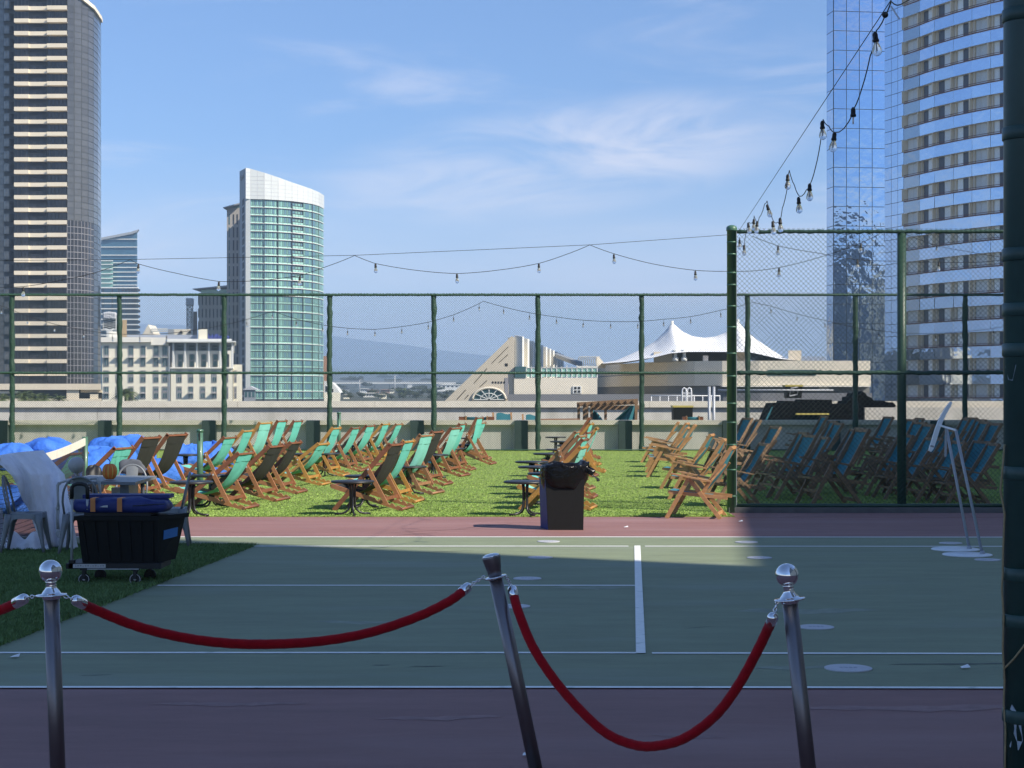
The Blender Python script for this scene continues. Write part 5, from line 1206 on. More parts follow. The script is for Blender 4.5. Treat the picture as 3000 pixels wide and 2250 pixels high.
# ---------------------------------------------------------------- blue glass tower
Y = 1000.0
bt = thing('glass_tower', 'blue glass tower with white floor bands and slanting roof, right of the bronze tower', 'tower', (XD(255, Y), Y, -25))
zc_ = lambda y: ZD(y, Y)
m = MB(); m.prism([(XD(205, Y), Y, -25), (XD(296, Y), Y, -25), (XD(296, Y), Y, zc_(502)), (XD(205, Y), Y, zc_(516))], (-.4, 3, 0)); m.build('wall', M_bluegl, bt)
m = MB(); m.prism([(XD(205, Y), Y - 2, zc_(517)), (XD(286, Y), Y - 2, zc_(501)), (XD(301, Y), Y - 2, zc_(496)), (XD(297, Y), Y - 2, zc_(502)), (XD(287, Y), Y - 2, zc_(506)), (XD(205, Y), Y - 2, zc_(522))], (-.6, 5, 0)); m.build('roof', M_grey, bt)
MB().box(XD(205, Y), XD(304, Y), Y - 6, Y + 26, -25, zc_(623)).build('lower_wall', M_bluegl, bt)
MB().box(XD(205, Y), XD(248, Y), Y - 5, Y + 10, zc_(623), zc_(564)).build('side_block', M_greengl, bt)
for i, y in enumerate((516, 533, 550.5, 567, 577, 587, 597, 606, 615)):
    MB().box(XD(205, Y), XD(296.5, Y), Y - .9, Y, zc_(y + 1.6), zc_(y)).build('floor_band', M_whitecon, bt)
for y in (564, 572, 582, 592, 602, 612): MB().box(XD(205, Y), XD(248.5, Y), Y - 6.2, Y - 5, zc_(y + 1.5), zc_(y)).build('floor_band', M_whitecon, bt)
for i in range(10):
    y = 622 + 11.3 * i; MB().box(XD(205, Y), XD(304.5, Y), Y - 8.2, Y - 6, zc_(y + 2.3), zc_(y)).build('floor_band', M_whitecon, bt)
    m = MB()
    for q in (228, 248, 262, 284, 296): m.box(XD(q, Y) - .25, XD(q, Y) + .25, Y - 6.6, Y - 6, zc_(y + 11), zc_(y + 2))
    panes(m, XY(262, Y - 6), XY(304, Y - 6), zc_(y + 10), zc_(y + 3), 6, 1, .5, .01, .3, rr=rr); m.build('window_row', M_bronze, bt)

# ---------------------------------------------------------------- stadium lights and boxes on the skyline
def truss(name, label, D0, D1, y0, y1, Y, seed):
    t = thing(name, label, 'light tower', (XD((D0 + D1) / 2, Y), Y, -25), 'stadium light towers'); m = MB(); rr = random.Random(seed)
    n = 5
    for i in range(n):
        a, b_ = y1 + (y0 - y1) * i / n, y1 + (y0 - y1) * (i + 1) / n
        for (x0, x1, ya, yb) in ((D0, D1, a, b_), (D1, D0, a, b_), (D0, D0, a, b_), (D1, D1, a, b_), (D0, D1, b_, b_)): m.bar(PD(x0, ya, Y), PD(x1, yb, Y), .5, .5)
    m.bar(PD((D0 + D1) / 2, y1, Y), (XD((D0 + D1) / 2, Y), Y, -25), 2, 2); m.build('lattice', M_whitecon, t)
    m = MB()
    for i in range(6):
        for j in range(3): m.ball(PD(D0 + (D1 - D0) * (i + .5) / 6, y0 - 2 - j * 4 + rr.uniform(-1, 1), Y - .6), .8, 6, 4)
    m.build('floodlights', M_lgrey, t)
truss('light_tower', 'white lattice stadium light tower left of the beige slab, before the blue tower', 224, 250, 688, 712, 640, 1)
truss('light_tower', 'slender white lattice stadium light tower beside the brown hotel', 404, 416, 658, 712, 700, 2)
Y = 620
o = MB().box(XD(262, Y), XD(274, Y), Y, Y + 10, -25, ZD(691, Y)).build('lift_tower', mat('ochre_wall', (.60, .42, .22), .8)); tag(o, 'ochre slab tower before the blue glass tower', 'building')
o = MB().box(XD(411, 705), XD(426, 705), 705, 720, -25, ZD(673, 705)).build('stair_tower', mat('brown_wall', (.26, .19, .15), .8)); tag(o, 'brown slab tower beside the slender light tower', 'building')
st = thing('stadium_stand', 'row of white and beige stadium roofs behind the cream hotel', 'stadium', (XD(350, 560), 560, -25)); Y = 560
MB().prism([PD(308, 722, Y), PD(320, 701, Y), PD(331, 722, Y), PD(331, 760, Y), PD(308, 760, Y)], (0, 12, 0)).build('gable', M_beige, st)
m = MB()
for i in range(13):
    for j in range(2): x = 327 + i * 2.7; m.bar(PD(x, 712 + j * 4.5, Y), PD(x + 2.2, 710 + j * 4.5, Y), .5, .4)
m.build('floodlights', M_whitecon, st)
MB().box(XD(363, Y), XD(376, Y), Y, Y + 8, -25, ZD(711, Y)).build('roof_box', M_grey, st)
MB().box(XD(376, Y), XD(412, Y), Y, Y + 10, -25, ZD(711, Y)).build('roof_box', M_beige, st)
for q in (386, 405): MB().prism([PD(q, 720, Y - .5), PD(q + 5, 713, Y - .5), PD(q + 9, 720, Y - .5)], (0, .4, 0)).build('roof_opening', M_black, st)

# ---------------------------------------------------------------- cream hotel
Y = 380.0
hx = lambda c: 206.4 + c * .1511
hy = lambda c: 648.8 + c * .1511
ho = thing('hotel_building', 'cream stucco hotel with teal windows and white colonnaded right wing', 'hotel', (XD(370, Y), Y, -25))
MB().box(XD(hx(95), Y), XD(hx(1046), Y), Y, Y + 25, -25, ZD(hy(606), Y)).build('wall', M_hotel, ho)
MB().box(XD(hx(90), Y), XD(hx(800), Y), Y - .9, Y + 26, ZD(hy(600), Y), ZD(hy(528), Y)).box(XD(hx(800), Y), XD(hx(1010), Y), Y - .6, Y + 26, ZD(hy(640), Y), ZD(hy(532), Y)).build('cornice', M_hotelw, ho)
MB().box(XD(hx(380), Y), XD(hx(1390), Y), Y + 5, Y + 22, ZD(hy(560), Y), ZD(hy(482), Y)).build('roof_screen', mat('roof_screen', (.33, .36, .42), .6), ho)
MB().box(XD(hx(135), Y), XD(hx(300), Y), Y + 4, Y + 20, ZD(hy(560), Y), ZD(hy(435), Y)).build('roof_box', M_hotelw, ho)
MB().box(XD(hx(1448), Y), XD(hx(1575), Y), Y + 2, Y + 18, ZD(hy(600), Y), ZD(hy(407), Y)).build('roof_box', M_hotel, ho)
MB().box(XD(hx(1046), Y), XD(hx(1082), Y), Y + 1.5, Y + 24, -25, ZD(hy(560), Y)).build('recess', M_gpanel, ho)
MB().box(XD(hx(1082), Y), XD(hx(1965), Y), Y - .5, Y + 25, -25, ZD(hy(965), Y)).build('wall', M_hotel, ho)
MB().box(XD(hx(1082), Y), XD(hx(1965), Y), Y + .6, Y + 25, ZD(hy(965), Y), ZD(hy(720), Y)).build('wall', M_hotelw, ho)
MB().box(XD(hx(1082), Y), XD(hx(1965), Y), Y + 2.2, Y + 25, ZD(hy(720), Y), ZD(hy(600), Y)).build('loggia_wall', M_grey, ho)
MB().box(XD(hx(1965), Y), XD(hx(2093), Y), Y + .3, Y + 24, -25, ZD(hy(918), Y)).build('wall', M_hotel, ho)
MB().box(XD(hx(1045), Y), XD(hx(2032), Y), Y - 2.2, Y + 26, ZD(hy(604), Y), ZD(hy(584), Y)).box(XD(hx(1030), Y), XD(hx(1955), Y), Y - .8, Y + 26, ZD(hy(583), Y), ZD(hy(552), Y)).build('canopy_roof', M_whitecon, ho)
MB().box(XD(hx(1080), Y), XD(hx(1975), Y), Y - 1.1, Y, ZD(hy(975), Y), ZD(hy(958), Y)).build('sill_course', M_hotelw, ho)
for c in (1122, 1291, 1460, 1629, 1790, 1960):
    MB().box(XD(hx(c - 10), Y), XD(hx(c + 10), Y), Y - 1.0, Y - .2, ZD(hy(958), Y), ZD(hy(604), Y)).build('column', M_whitecon, ho)
def win(c, w, r0, r1, kind, yf):
    x0, x1 = XD(hx(c - w / 2), Y), XD(hx(c + w / 2), Y); z1, z0 = ZD(hy(r0), Y), ZD(hy(r1), Y); Hh = z1 - z0
    f = MB(); t_ = .12
    f.box(x0, x1, yf - .12, yf - .03, z0, z0 + t_).box(x0, x1, yf - .12, yf - .03, z1 - t_, z1).box(x0, x0 + t_, yf - .12, yf - .03, z0 + t_, z1 - t_).box(x1 - t_, x1, yf - .12, yf - .03, z0 + t_, z1 - t_)
    f.box((x0 + x1) / 2 - .05, (x0 + x1) / 2 + .05, yf - .11, yf - .03, z0 + t_, z1 - t_)
    o = f.build('window', M_gpanel if kind != 2 else M_mull, ho)
    g = MB(); n = 3 if Hh > 5 else 2
    for j in range(n):
        panes(g, (x0 + t_, yf), (x1 - t_, yf), z0 + Hh * j / n + .1, z0 + Hh * (j + 1) / n - (.35 if kind == 0 and j == n - 1 - (n == 3) else .1), 2, 1, .1, .01, .045, rr=rr)
    g.build('pane', M_teag, o)
    p_ = MB(); zc0, zc1 = (z0 + Hh * .52, z0 + Hh * .66) if kind == 0 else (z0 + Hh * .44, z0 + Hh * .56)
    p_.box(x0 + .05, x1 - .05, yf - .10, yf - .05, zc0, zc1); p_.build('spandrel', M_gpanel, o)
    if kind == 1: MB().box(x0 - .15, x1 + .15, yf - .9, yf - .02, z0 + Hh * .43, z0 + Hh * .455).build('balcony_slab', M_hotelw, o)
for i, c in enumerate((155, 330, 507, 680, 865, 992)):
    win(c, 76, 648, 945, 1, Y); win(c, 76, 1000, 1175, 0, Y); win(c, 76, 1230, 1406, 1 if i in (0, 3) else 0, Y)
for i, c in enumerate((1205, 1370, 1540, 1705, 1885)):
    win(c - (20 if c < 1800 else 0), 76, 640, 705, 2, Y + 2.2)
    w = 72 if c < 1800 else 40; win(c, w, 770, 948, 2, Y + .6); win(c, w, 1000, 1175, 0, Y - .5); win(c, w, 1230, 1404, 1 if i in (1, 3) else 0, Y - .5)
win(1996, 38, 1000, 1175, 0, Y + .3); win(1996, 38, 1230, 1404, 0, Y + .3)
fc = bpy.data.curves.new('sign_letters', 'FONT'); fc.body = 'IeIdllso  n'; fc.size = 1.7; fc.extrude = .15
fo = bpy.data.objects.new('sign_letters', fc); COL.objects.link(fo); fo.parent = ho; fo.rotation_euler = (R(90), 0, 0)
pos = PD(hx(1608), hy(556), Y - .5); fo.location = pos - Vector(ho.location); fo['tw'] = XD(hx(1900), Y) - XD(hx(1608), Y); fc.materials.append(M_letter)

# ---------------------------------------------------------------- green glass tower and its brown wing
Y = 640.0
gt = thing('glass_hotel_tower', 'green glass tower with curved front and sweeping white metal crown', 'tower', (XD(610, Y), Y, -25))
gc = [(541, 640), (571, 641), (601, 643.5), (631, 647), (655, 651.5), (675, 657), (689, 663.5), (698.5, 672)]
P_ = [XY(a, b_) for a, b_ in gc]
ztop = ZD(430.5, Y)
MB().plan(P_ + [XY(696, 700), XY(545, 700)], -25, ztop).build('wall', M_mull, gt)
fp = 2.99; nfl = int((ztop + 20) / fp)
for k in range(25):
    z1 = ztop - k * fp; z0 = z1 - fp; m = MB(); ms = MB(); sl_ = MB(); mm_ = MB()
    for i, (a, b_) in enumerate(zip(P_, P_[1:])):
        if k < 11 and i == 3:
            mm_.bar((a[0], a[1] - .2, z0 + .1), (b_[0], b_[1] - .2, z0 + .1), 1.0, .25); panes(ms, a, b_, z0 + .3, z0 + 1.2, 4, 1, .1, .004, .3, rr=rr); panes(m, a, b_, z0 + 1.3, z1 - .5, 4, 1, .35, .01, .04, rr=rr); continue
        panes(m, a, b_, z0 + .75, z1 - .15, 7 if i < 4 else 5, 1, .13, .008, .06, rr=rr)
        panes(ms, a, b_, z0 + .1, z0 + .72, 3, 1, .12, .004, .06, rr=rr)
        if k % 2 == 1 or k < 11: sl_.bar((a[0], a[1] - .35, z0 + .06), (b_[0], b_[1] - .35, z0 + .06), .7, .16)
    m.build('window_row', M_greengl, gt)
    if ms.f: ms.build('spandrel_row', M_greengl2, gt)
    if sl_.f: sl_.build('sunshade', M_whitecon, gt)
    if mm_.f: mm_.build('loggia_slab', M_whitecon, gt)
m = MB()
for a in P_[1:-1]: m.box(a[0] - .12, a[0] + .12, a[1] - .55, a[1], -20, ztop)
m.build('mullion', M_mull, gt)
crown = {531: 362.5, 541: 364.5, 571: 373, 601: 383, 631: 394, 655: 402, 675: 409, 689: 415, 698.5: 421}
cp = [(531, 639)] + gc
m = MB(); vs0 = []; 
for a, b_ in cp: vs0.append((XD(a, b_ - .8), b_ - .8, ZD(crown[a], b_ - .8)))
n = len(cp); low_ = [(x, y, ztop + .02) for x, y, z in vs0]; bk0 = [(x, y + 3.0, z) for x, y, z in vs0]; bk1 = [(x, y + 3.0, ztop + .02) for x, y, z in vs0]
m.add(vs0 + low_ + bk0 + bk1, [(n + i, n + i + 1, i + 1, i) for i in range(n - 1)] + [(2 * n + i, 2 * n + i + 1, 3 * n + i + 1, 3 * n + i) for i in range(n - 1)] + [(i, i + 1, 2 * n + i + 1, 2 * n + i) for i in range(n - 1)] + [(n + i, 3 * n + i, 3 * n + i + 1, n + i + 1) for i in range(n - 1)] + [(0, n, 3 * n, 2 * n), (n - 1, 3 * n - 1, 4 * n - 1, 2 * n - 1)])
cr = m.build('crown', M_sil, gt)
m = MB()
for i in range(n - 1):
    a, b_ = Vector(low_[i]), Vector(low_[i + 1]); ta, tb_ = Vector(vs0[i]), Vector(vs0[i + 1])
    for k in range(1, 9):
        z = ztop + k * 1.42
        if z < min(ta.z, tb_.z) - .2: m.bar((a.x, a.y - .03, z), (b_.x, b_.y - .03, z), .05, .10)
    for q in ((0, .5) if i else (0,)): p = a.lerp(b_, q); tpz_ = ta.lerp(tb_, q).z; m.box(p.x - .05, p.x + .05, p.y - .05, p.y + .03, ztop, tpz_ - .1)
m.build('panel_joint', M_lgrey, cr)
MB().box(XD(531, 639.6), XD(541, 639.6), 639.2, 645, -25, ztop).build('white_fin', M_sil, gt)
sd0, sd1 = XY(531, 639.4), XY(517.5, 662)
MB().prism([(sd0[0] - .02, sd0[1], -25), (sd1[0], sd1[1], -25), (sd1[0], sd1[1], ZD(370, 662)), (sd0[0] - .02, sd0[1], ZD(362.5, 639))], (1.2, .8, 0)).build('side_wall', M_grey, gt)  # grey colour puts the shade on this side of the tower
for k in range(27):
    z = ZD(432, 650) - k * fp; a, b_ = Vector((*sd0, 0)).lerp(Vector((*sd1, 0)), .22), Vector((*sd0, 0)).lerp(Vector((*sd1, 0)), .52)
    MB().prism([(a.x - .12, a.y - .07, z - 2.2), (b_.x - .12, b_.y - .07, z - 2.2), (b_.x - .12, b_.y - .07, z), (a.x - .12, a.y - .07, z)], (.06, .03, 0)).build('side_window', M_black, gt)
fc2 = bpy.data.curves.new('sign_letters', 'FONT'); fc2.body = 'Omni'; fc2.size = 3.2; fc2.extrude = .1; fc2.materials.append(M_gpanel)
fo2 = bpy.data.objects.new('sign_letters', fc2); COL.objects.link(fo2); fo2.parent = gt
ang = math.atan2(sd0[1] - sd1[1], sd0[0] - sd1[0]); fo2.rotation_euler = (R(90), 0, ang); a = Vector((*sd1, 0)).lerp(Vector((*sd0, 0)), .25); a.z = ZD(391, 655); fo2.location = a + Vector((-.25, -.15, 0)) - Vector(gt.location); fo2.scale = (1.6, 1, 1)
Y = 668.0
bw = thing('hotel_wing', 'brown concrete wing with slit windows and overhanging roofs, left of the green tower', 'hotel', (XD(470, Y), Y, -25))
MB().box(XD(490, Y), XD(519, Y), Y, Y + 25, -25, ZD(449, Y)).build('wall', M_tower, bw)
MB().box(XD(493, Y), XD(519, Y), Y + 1, Y + 24, ZD(449, Y), ZD(443, Y)).build('clerestory', M_greengl, bw)
MB().prism([PD(481, 448, Y - 3), PD(519, 437.5, Y - 3), PD(519, 440.5, Y - 3), PD(482, 449.5, Y - 3)], (0, 30, 0)).build('roof', M_grey, bw)
MB().box(XD(423.5, Y), XD(490, Y), Y + 6, Y + 28, -25, ZD(633, Y + 6)).build('wall', M_tower, bw)
MB().box(XD(427, Y), XD(490, Y), Y + 7, Y + 28, ZD(633, Y + 6), ZD(624.5, Y + 6)).build('clerestory', M_greengl, bw)
MB().prism([PD(415, 623.5, Y + 2), PD(492, 616, Y + 2), PD(492, 619, Y + 2), PD(416, 625, Y + 2)], (0, 28, 0)).build('roof', M_grey, bw)
for k in range(5):
    y0 = 640 + 27 * k
    for i in range(8):
        x = 428 + 8 * i; MB().box(XD(x, Y + 6), XD(x + 2.6, Y + 6), Y + 5.9, Y + 6.05, ZD(y0 + 19, Y + 6), ZD(y0, Y + 6)).build('slit_window', M_black, bw)
for k in range(13):
    y0 = 463 + 28 * k
    for i, (x, w) in enumerate(((494, 2.5), (503, 3), (511, 3))):
        MB().box(XD(x, Y), XD(x + w, Y), Y - .08, Y + .05, ZD(y0 + 22, Y), ZD(y0, Y)).build('slit_window', M_black if i else M_teag, bw)
# small kiosk, ochre house and white house beside it
kk = thing('roof_kiosk', 'small pale kiosk with pyramid roof at the foot of the green tower', 'kiosk', (XD(540, 360), 360, -25)); Y = 360
MB().box(XD(527, Y), XD(552, Y), Y, Y + 3, -25, ZD(842, Y)).build('wall', M_grey, kk)
MB().prism([PD(523, 842, Y - .3), PD(540, 834, Y - .3), PD(557, 842, Y - .3)], (0, 3.6, 0)).build('roof', M_lgrey, kk)
m = MB()
for q in (529, 537, 545): m.box(XD(q, Y), XD(q + 5, Y), Y - .05, Y + .02, ZD(858, Y), ZD(846, Y))
m.build('window', M_teag, kk)
o = MB().box(XD(698, 760), XD(707, 760), 760, 775, -25, ZD(769, 760)).build('brick_block', M_terra); tag(o, 'narrow orange brick block right beside the green tower', 'building')
wh = thing('white_house', 'white house with gable and cream base right of the green tower', 'house', (XD(715, 500), 500, -25)); Y = 500
MB().box(XD(700, Y), XD(735, Y), Y, Y + 10, -25, ZD(848, Y)).build('base', M_hotel, wh)
MB().prism([PD(700, 848, Y), PD(700, 823, Y), PD(716, 826, Y), PD(728, 838, Y), PD(734, 848, Y)], (0, 9, 0)).build('gable_wall', M_whitecon, wh)
MB().box(XD(703, Y), XD(708, Y), Y - .06, Y, ZD(846, Y), ZD(834, Y)).box(XD(717, Y), XD(720, Y), Y - .06, Y, ZD(847, Y), ZD(840, Y)).build('window', M_black, wh)

# ---------------------------------------------------------------- convention centre
cvx = lambda c: 958.5 + c * .2
cvy = lambda c: 693 + c * .2
Y = 215.0
cv = thing('convention_hall', 'beige hall with steep triangular gable, fan window and finned side wall', 'convention hall', (XD(1080, Y), Y, -25))
MB().prism([PD(955, 872, Y), PD(1104, 727, Y), PD(1106, 726, Y), PD(1110.5, 729, Y), PD(1110.5, 960, Y), PD(955, 960, Y)], (0, 3, 0)).build('gable_wall', M_tan, cv)
Yb2 = 308.0
A0, B0 = Vector((XD(1110.5, Y), Y, 0)), Vector((XD(1203, Yb2), Yb2, 0)); zr = ZD(729, Y)
m = MB(); m.prism([(A0.x, A0.y, -25), (B0.x, B0.y, -25), (B0.x, B0.y, zr), (A0.x, A0.y, zr)], (-.8, .3, 0)); m.build('side_wall', M_beige, cv)
for i in range(11):
    q = A0.lerp(B0, i / 10 if i else .004); MB().prism([(q.x, q.y, 0), (q.x + 1.0, q.y - .7, 0), (q.x + 1.0, q.y - .7, zr + .1), (q.x, q.y, zr + .3)], (.22, .3, 0)).build('fin', M_whitecon, cv)
m = MB(); c = PD(1056.5, 863, Y - .05); rad = 32.5 / F * Y
m.prism([(c.x + rad * math.cos(t), Y - .06, c.z + rad * .70 * math.sin(t)) for t in [math.pi * i / 24 for i in range(25)]], (0, .05, 0)); fw = m.build('fan_window', M_teag, cv)
m = MB(); ell = lambda k, t: (c.x + rad * k * math.cos(t), Y - .16, c.z + rad * .70 * k * math.sin(t))
for i in range(7): t = math.pi * i / 6; m.bar(ell(.05, t), ell(1, t), .10, .14, up=(0, 1, 0))
m.tube([ell(.58, math.pi * i / 16) for i in range(17)], .06, 5); m.build('muntin', M_whitecon, fw)
m = MB(); m.tube([ell(1.10, math.pi * i / 20) for i in range(21)], .15, 6); m.build('arch_moulding', M_beige, cv)
m = MB()
for i in range(5): x = 1063 + i * 6.2; m.box(XD(x, Y), XD(x + 3.4, Y), Y - .05, Y + .05, ZD(828, Y), ZD(824, Y))
m.build('small_windows', M_black, cv)
m = MB()
for a, b_, a2, b2 in ((1062, 785, 1098, 749), (1078, 783, 1097, 766), (987, 863, 1006, 842), (1024, 828, 1052, 796), (1036, 836, 1052, 822), (1004, 862, 1012, 853)): m.bar(PD(a, b_, Y - .02), PD(a2, b2, Y - .02), .06, .08)
m.box(XD(1091, Y), XD(1097, Y), Y - .04, Y + .02, ZD(791, Y), ZD(785, Y)); m.build('slot', M_black, cv)
MB().box(XD(1090.5, Y), XD(1098, Y), Y - .05, Y + .02, ZD(862, Y), ZD(816, Y)).build('niche', M_gpanel, cv)
MB().box(XD(1110.6, Y), XD(1290, Y), Y - .4, Y + 40, -25, ZD(816, Y)).build('terrace_wall', M_beige, cv)
MB().box(XD(1112, Y), XD(1136, Y), Y - .5, Y + 3, ZD(815.9, Y), ZD(792, Y)).build('dark_bay', M_teag, cv)
m = MB(); panes(m, XY(1137, Y), XY(1290, Y), ZD(815, Y), ZD(794, Y), 14, 2, .12, .01, .1, rr=rr); m.build('terrace_glazing', M_greengl2, cv)
m = MB()
for i in range(15): x = XD(1137 + 153 * i / 14, Y); m.box(x - .06, x + .06, Y - .2, Y - .12, ZD(816, Y), ZD(792 if i % 2 else 789, Y))
m.box(XD(1137, Y), XD(1290, Y), Y - .2, Y - .12, ZD(794, Y) - .08, ZD(794, Y)); m.build('terrace_frame', M_whitecon, cv)
MB().box(XD(1098, Y), XD(1500, 207), 206, 214, -25, ZD(851.5, 206)).build('lower_roof', M_roofgrey, cv)
w_ = MB().box(XD(1237, Y), XD(1256, Y), Y - .55, Y - .41, ZD(850, Y), ZD(834, Y)).build('window', M_whitecon, cv)
m = MB(); panes(m, (XD(1237, Y) + .1, Y - .56), (XD(1256, Y) - .1, Y - .56), ZD(849.5, Y), ZD(834.5, Y), 2, 2, .14, 0, .02); m.build('pane', M_bronze, w_)
br_ = MB().bar(PD(1200, 767, 285), PD(1252, 786, 245), .8, .6).build('roof_strut', M_grey, cv)
bv = thing('barrel_vault', 'white ribbed barrel vault between the gable hall and the white tents', 'vault', (XD(1275, 270), 270, 0)); Y = 270
for i in range(11):
    xq = 1247 + i * 4.2; m = MB()
    m.tube([PD(xq + 14 * (1 - math.cos(t)) * .5, 793 - 23 * math.sin(t), Y + 4 * math.cos(t)) for t in [math.pi * .5 * k / 8 for k in range(9)]], .07, 5); m.build('rib', M_whitecon, bv)
MB().prism([PD(1289, 795, Y), PD(1289, 771, Y), PD(1293, 770, Y), PD(1308, 787, Y), PD(1308, 795, Y)], (0, 2, 0)).build('end_wall', M_beige, bv)
MB().bar(PD(1247, 793, Y), PD(1290, 793, Y), 3, .3).build('base_slab', M_whitecon, bv)

# big drum shaped hall with tents
dr = thing('drum_hall', 'long curved beige hall with dark window strip below the white tents', 'hall', (XD(1550, 270), 270, -25))
fpz = [(1290, 300), (1312, 286), (1345, 273), (1390, 263), (1440, 257), (1500, 253), (1560, 251), (1640, 250), (1720, 250), (1800, 250), (1880, 250)]
P2 = [XY(a, b_) for a, b_ in fpz]
back = [(P2[-1][0], 330), (P2[0][0] + 6, 330)]
def shift(pp, d): return [(x, y - d) for x, y in pp]
tops = ZD(779, 250)
MB().plan(shift(P2, 0) + back, ZD(805, 250), tops - .02).build('upper_wall', M_beige, dr)
MB().plan(shift(P2, -.5) + back, ZD(808, 250), ZD(805, 250) + .02).build('recess_band', M_gpanel, dr)
MB().plan(shift(P2, .4) + back, ZD(833, 250), ZD(808, 250)).build('middle_wall', M_beige, dr)
MB().plan(shift(P2, -.6) + back, ZD(849, 250), ZD(833, 250)).build('louvre_band', mat('louvre', (.22, .215, .20), .8), dr)
MB().plan(shift(P2, 1.2) + back, -25, ZD(849, 250)).build('base_wall', M_roofgrey, dr)
MB().box(XD(1560, 249), XD(1880, 249), 248.8, 251, ZD(835.5, 249), ZD(833.5, 249)).build('ledge', M_hotelw, dr)
MB().box(XD(1657, 250), XD(1762, 250), 249.5, 249.7, ZD(811, 250), ZD(799, 250)).build('window_strip', M_teag, dr)
MB().box(XD(1768, 250), XD(1788, 250), 249.4, 249.58, ZD(842, 250), ZD(834, 250)).build('vent_panel', M_tan, dr)
for a, b_, t_ in ((1412, 1452, 760), (1587, 1612, 760), (1703, 1731, 757)): MB().box(XD(a, 256), XD(b_, 256), 256, 263, tops - .1, ZD(t_, 256)).build('roof_box', M_tan, dr)
MB().box(XD(1452, 268), XD(1588, 268), 268, 269, tops - .1, ZD(761, 268)).build('shaded_recess', mat('tent_shade', (.30, .27, .22), .8), dr)  # brown slab whose colour stands in for the shade under the tents
for q in (1459, 1478):
    MB().lathe([(.45, 0), (.45, .5), (.25, .6), (.25, 1.3), (.5, 1.35), (.5, 1.6), (.1, 1.75)], (XD(q, 254), 254, tops), 12).build('roof_vent', M_whitecon, dr)
MB().box(XD(1519, 254), XD(1530, 254), 254, 255, tops, ZD(768, 254)).build('roof_unit', M_lgrey, dr)
m = MB()
for i in range(20): x = XD(1733 + i * 2.6, 256); m.tube([(x, 256, tops - .1), (x, 256, ZD(771 - (i % 3), 256))], .04, 4)
m.build('roof_spikes', M_gpanel, dr)
tn = thing('tent_roof', 'white tensile tent roof with two sharp peaks above the curved hall', 'tent roof', (XD(1520, 262), 262, 4))
ridge_ = [(1300, 784), (1330, 779), (1360, 766), (1390, 752), (1415, 737), (1435, 717), (1446, 703), (1452, 697), (1459, 703), (1474, 716), (1495, 726), (1521, 729.5), (1545, 727), (1566, 719), (1580, 708), (1588, 697), (1594, 694), (1601, 702), (1618, 721), (1640, 737), (1662, 752), (1684, 766), (1706, 778.5)]
edge_ = [(1300, 785), (1345, 781), (1400, 772), (1435, 763), (1470, 760), (1521, 760), (1570, 760), (1600, 761), (1630, 768), (1660, 775), (1706, 779.5)]
def ip(tab, x):
    for (a, za), (b_, zb) in zip(tab, tab[1:]):
        if x <= b_: return za + (zb - za) * (x - a) / (b_ - a)
    return tab[-1][1]
def tent(u, v):
    x = 1300 + 406 * u; q = abs(2 * v - 1); Yt = 264 + 11 * (2 * v - 1)
    y = ip(ridge_, x); e = ip(edge_, x); k = q ** .62
    zr_, ze = ZD(y, 264), ZD(e, 253)
    return Vector((XD(x, 264), Yt, zr_ + (ze - zr_) * k))
MB().grid(tent, 90, 24).build('membrane', M_tent, tn)
for q, yq in ((1452, 697), (1594, 694)): MB().tube([PD(q, 780, 264), PD(q, yq - 4, 264)], .22, 8).build('mast', M_whitecon, tn)

# ---------------------------------------------------------------- mirrored towers at the right
Y = 262.0
ma = thing('mirror_tower', 'slim blue mirror glass tower at the right, its panes in a square grid', 'tower', (XD(1850, Y), Y, -25))
a0, a1, a2 = XY(1786, 264.5), XY(1800.5, 261.4), XY(1911.5, 262.4)
MB().plan([a0, a1, a2, XY(1909, 285), XY(1790, 285)], -25, 88).build('core', M_mull, ma)
rr = random.Random(9); hp = 2.98
for k in range(37):
    z0 = -20 + k * hp; m = MB(); panes(m, a0, a1, z0, z0 + hp, 1, 1, .09, .004, .05, rr=rr); panes(m, a1, a2, z0, z0 + hp, 4, 1, .09, .006, .05, rr=rr); m.build('pane_row', M_mirror, ma)
mb_ = thing('balcony_tower', 'curved mirror glass hotel tower with rows of recessed balconies at the right edge', 'tower', (52, 205, -25))
flank = [(1911.5, 216.2), (1926, 214.8), (1940, 213.4), (1952.5, 212)]
fr = [(1952.5, 212), (1987, 208.8), (2019, 205.6), (2060, 202.4), (2100, 199.6), (2140, 197.2), (2180, 195.2), (2230, 193.6), (2290, 192.2)]
PF_, PR_ = [XY(a, b_) for a, b_ in flank], [XY(a, b_) for a, b_ in fr]
MB().plan(PF_ + [XY(1952, 228), XY(1914, 228)], -25, 76).build('flank_core', M_mull, mb_)
def insetp(pp, d):
    out = []
    for i, p in enumerate(pp):
        a, b_ = Vector(pp[max(i - 1, 0)]), Vector(pp[min(i + 1, len(pp) - 1)]); t_ = (b_ - a).normalized(); n_ = Vector((-t_.y, t_.x)); out.append((p[0] + n_.x * d, p[1] + n_.y * d))
    return out
PI = insetp(PR_, .55)
M_gtan = mat('grey_tan_wall', (.80, .76, .70), .8, var=.05, scale=.3)
MB().plan(PI + insetp(PR_, 4.5)[::-1], -25, 76).build('back_wall', M_gtan, mb_)
fh = 3.03; zf0 = CH + 82 / F * 212 * .0
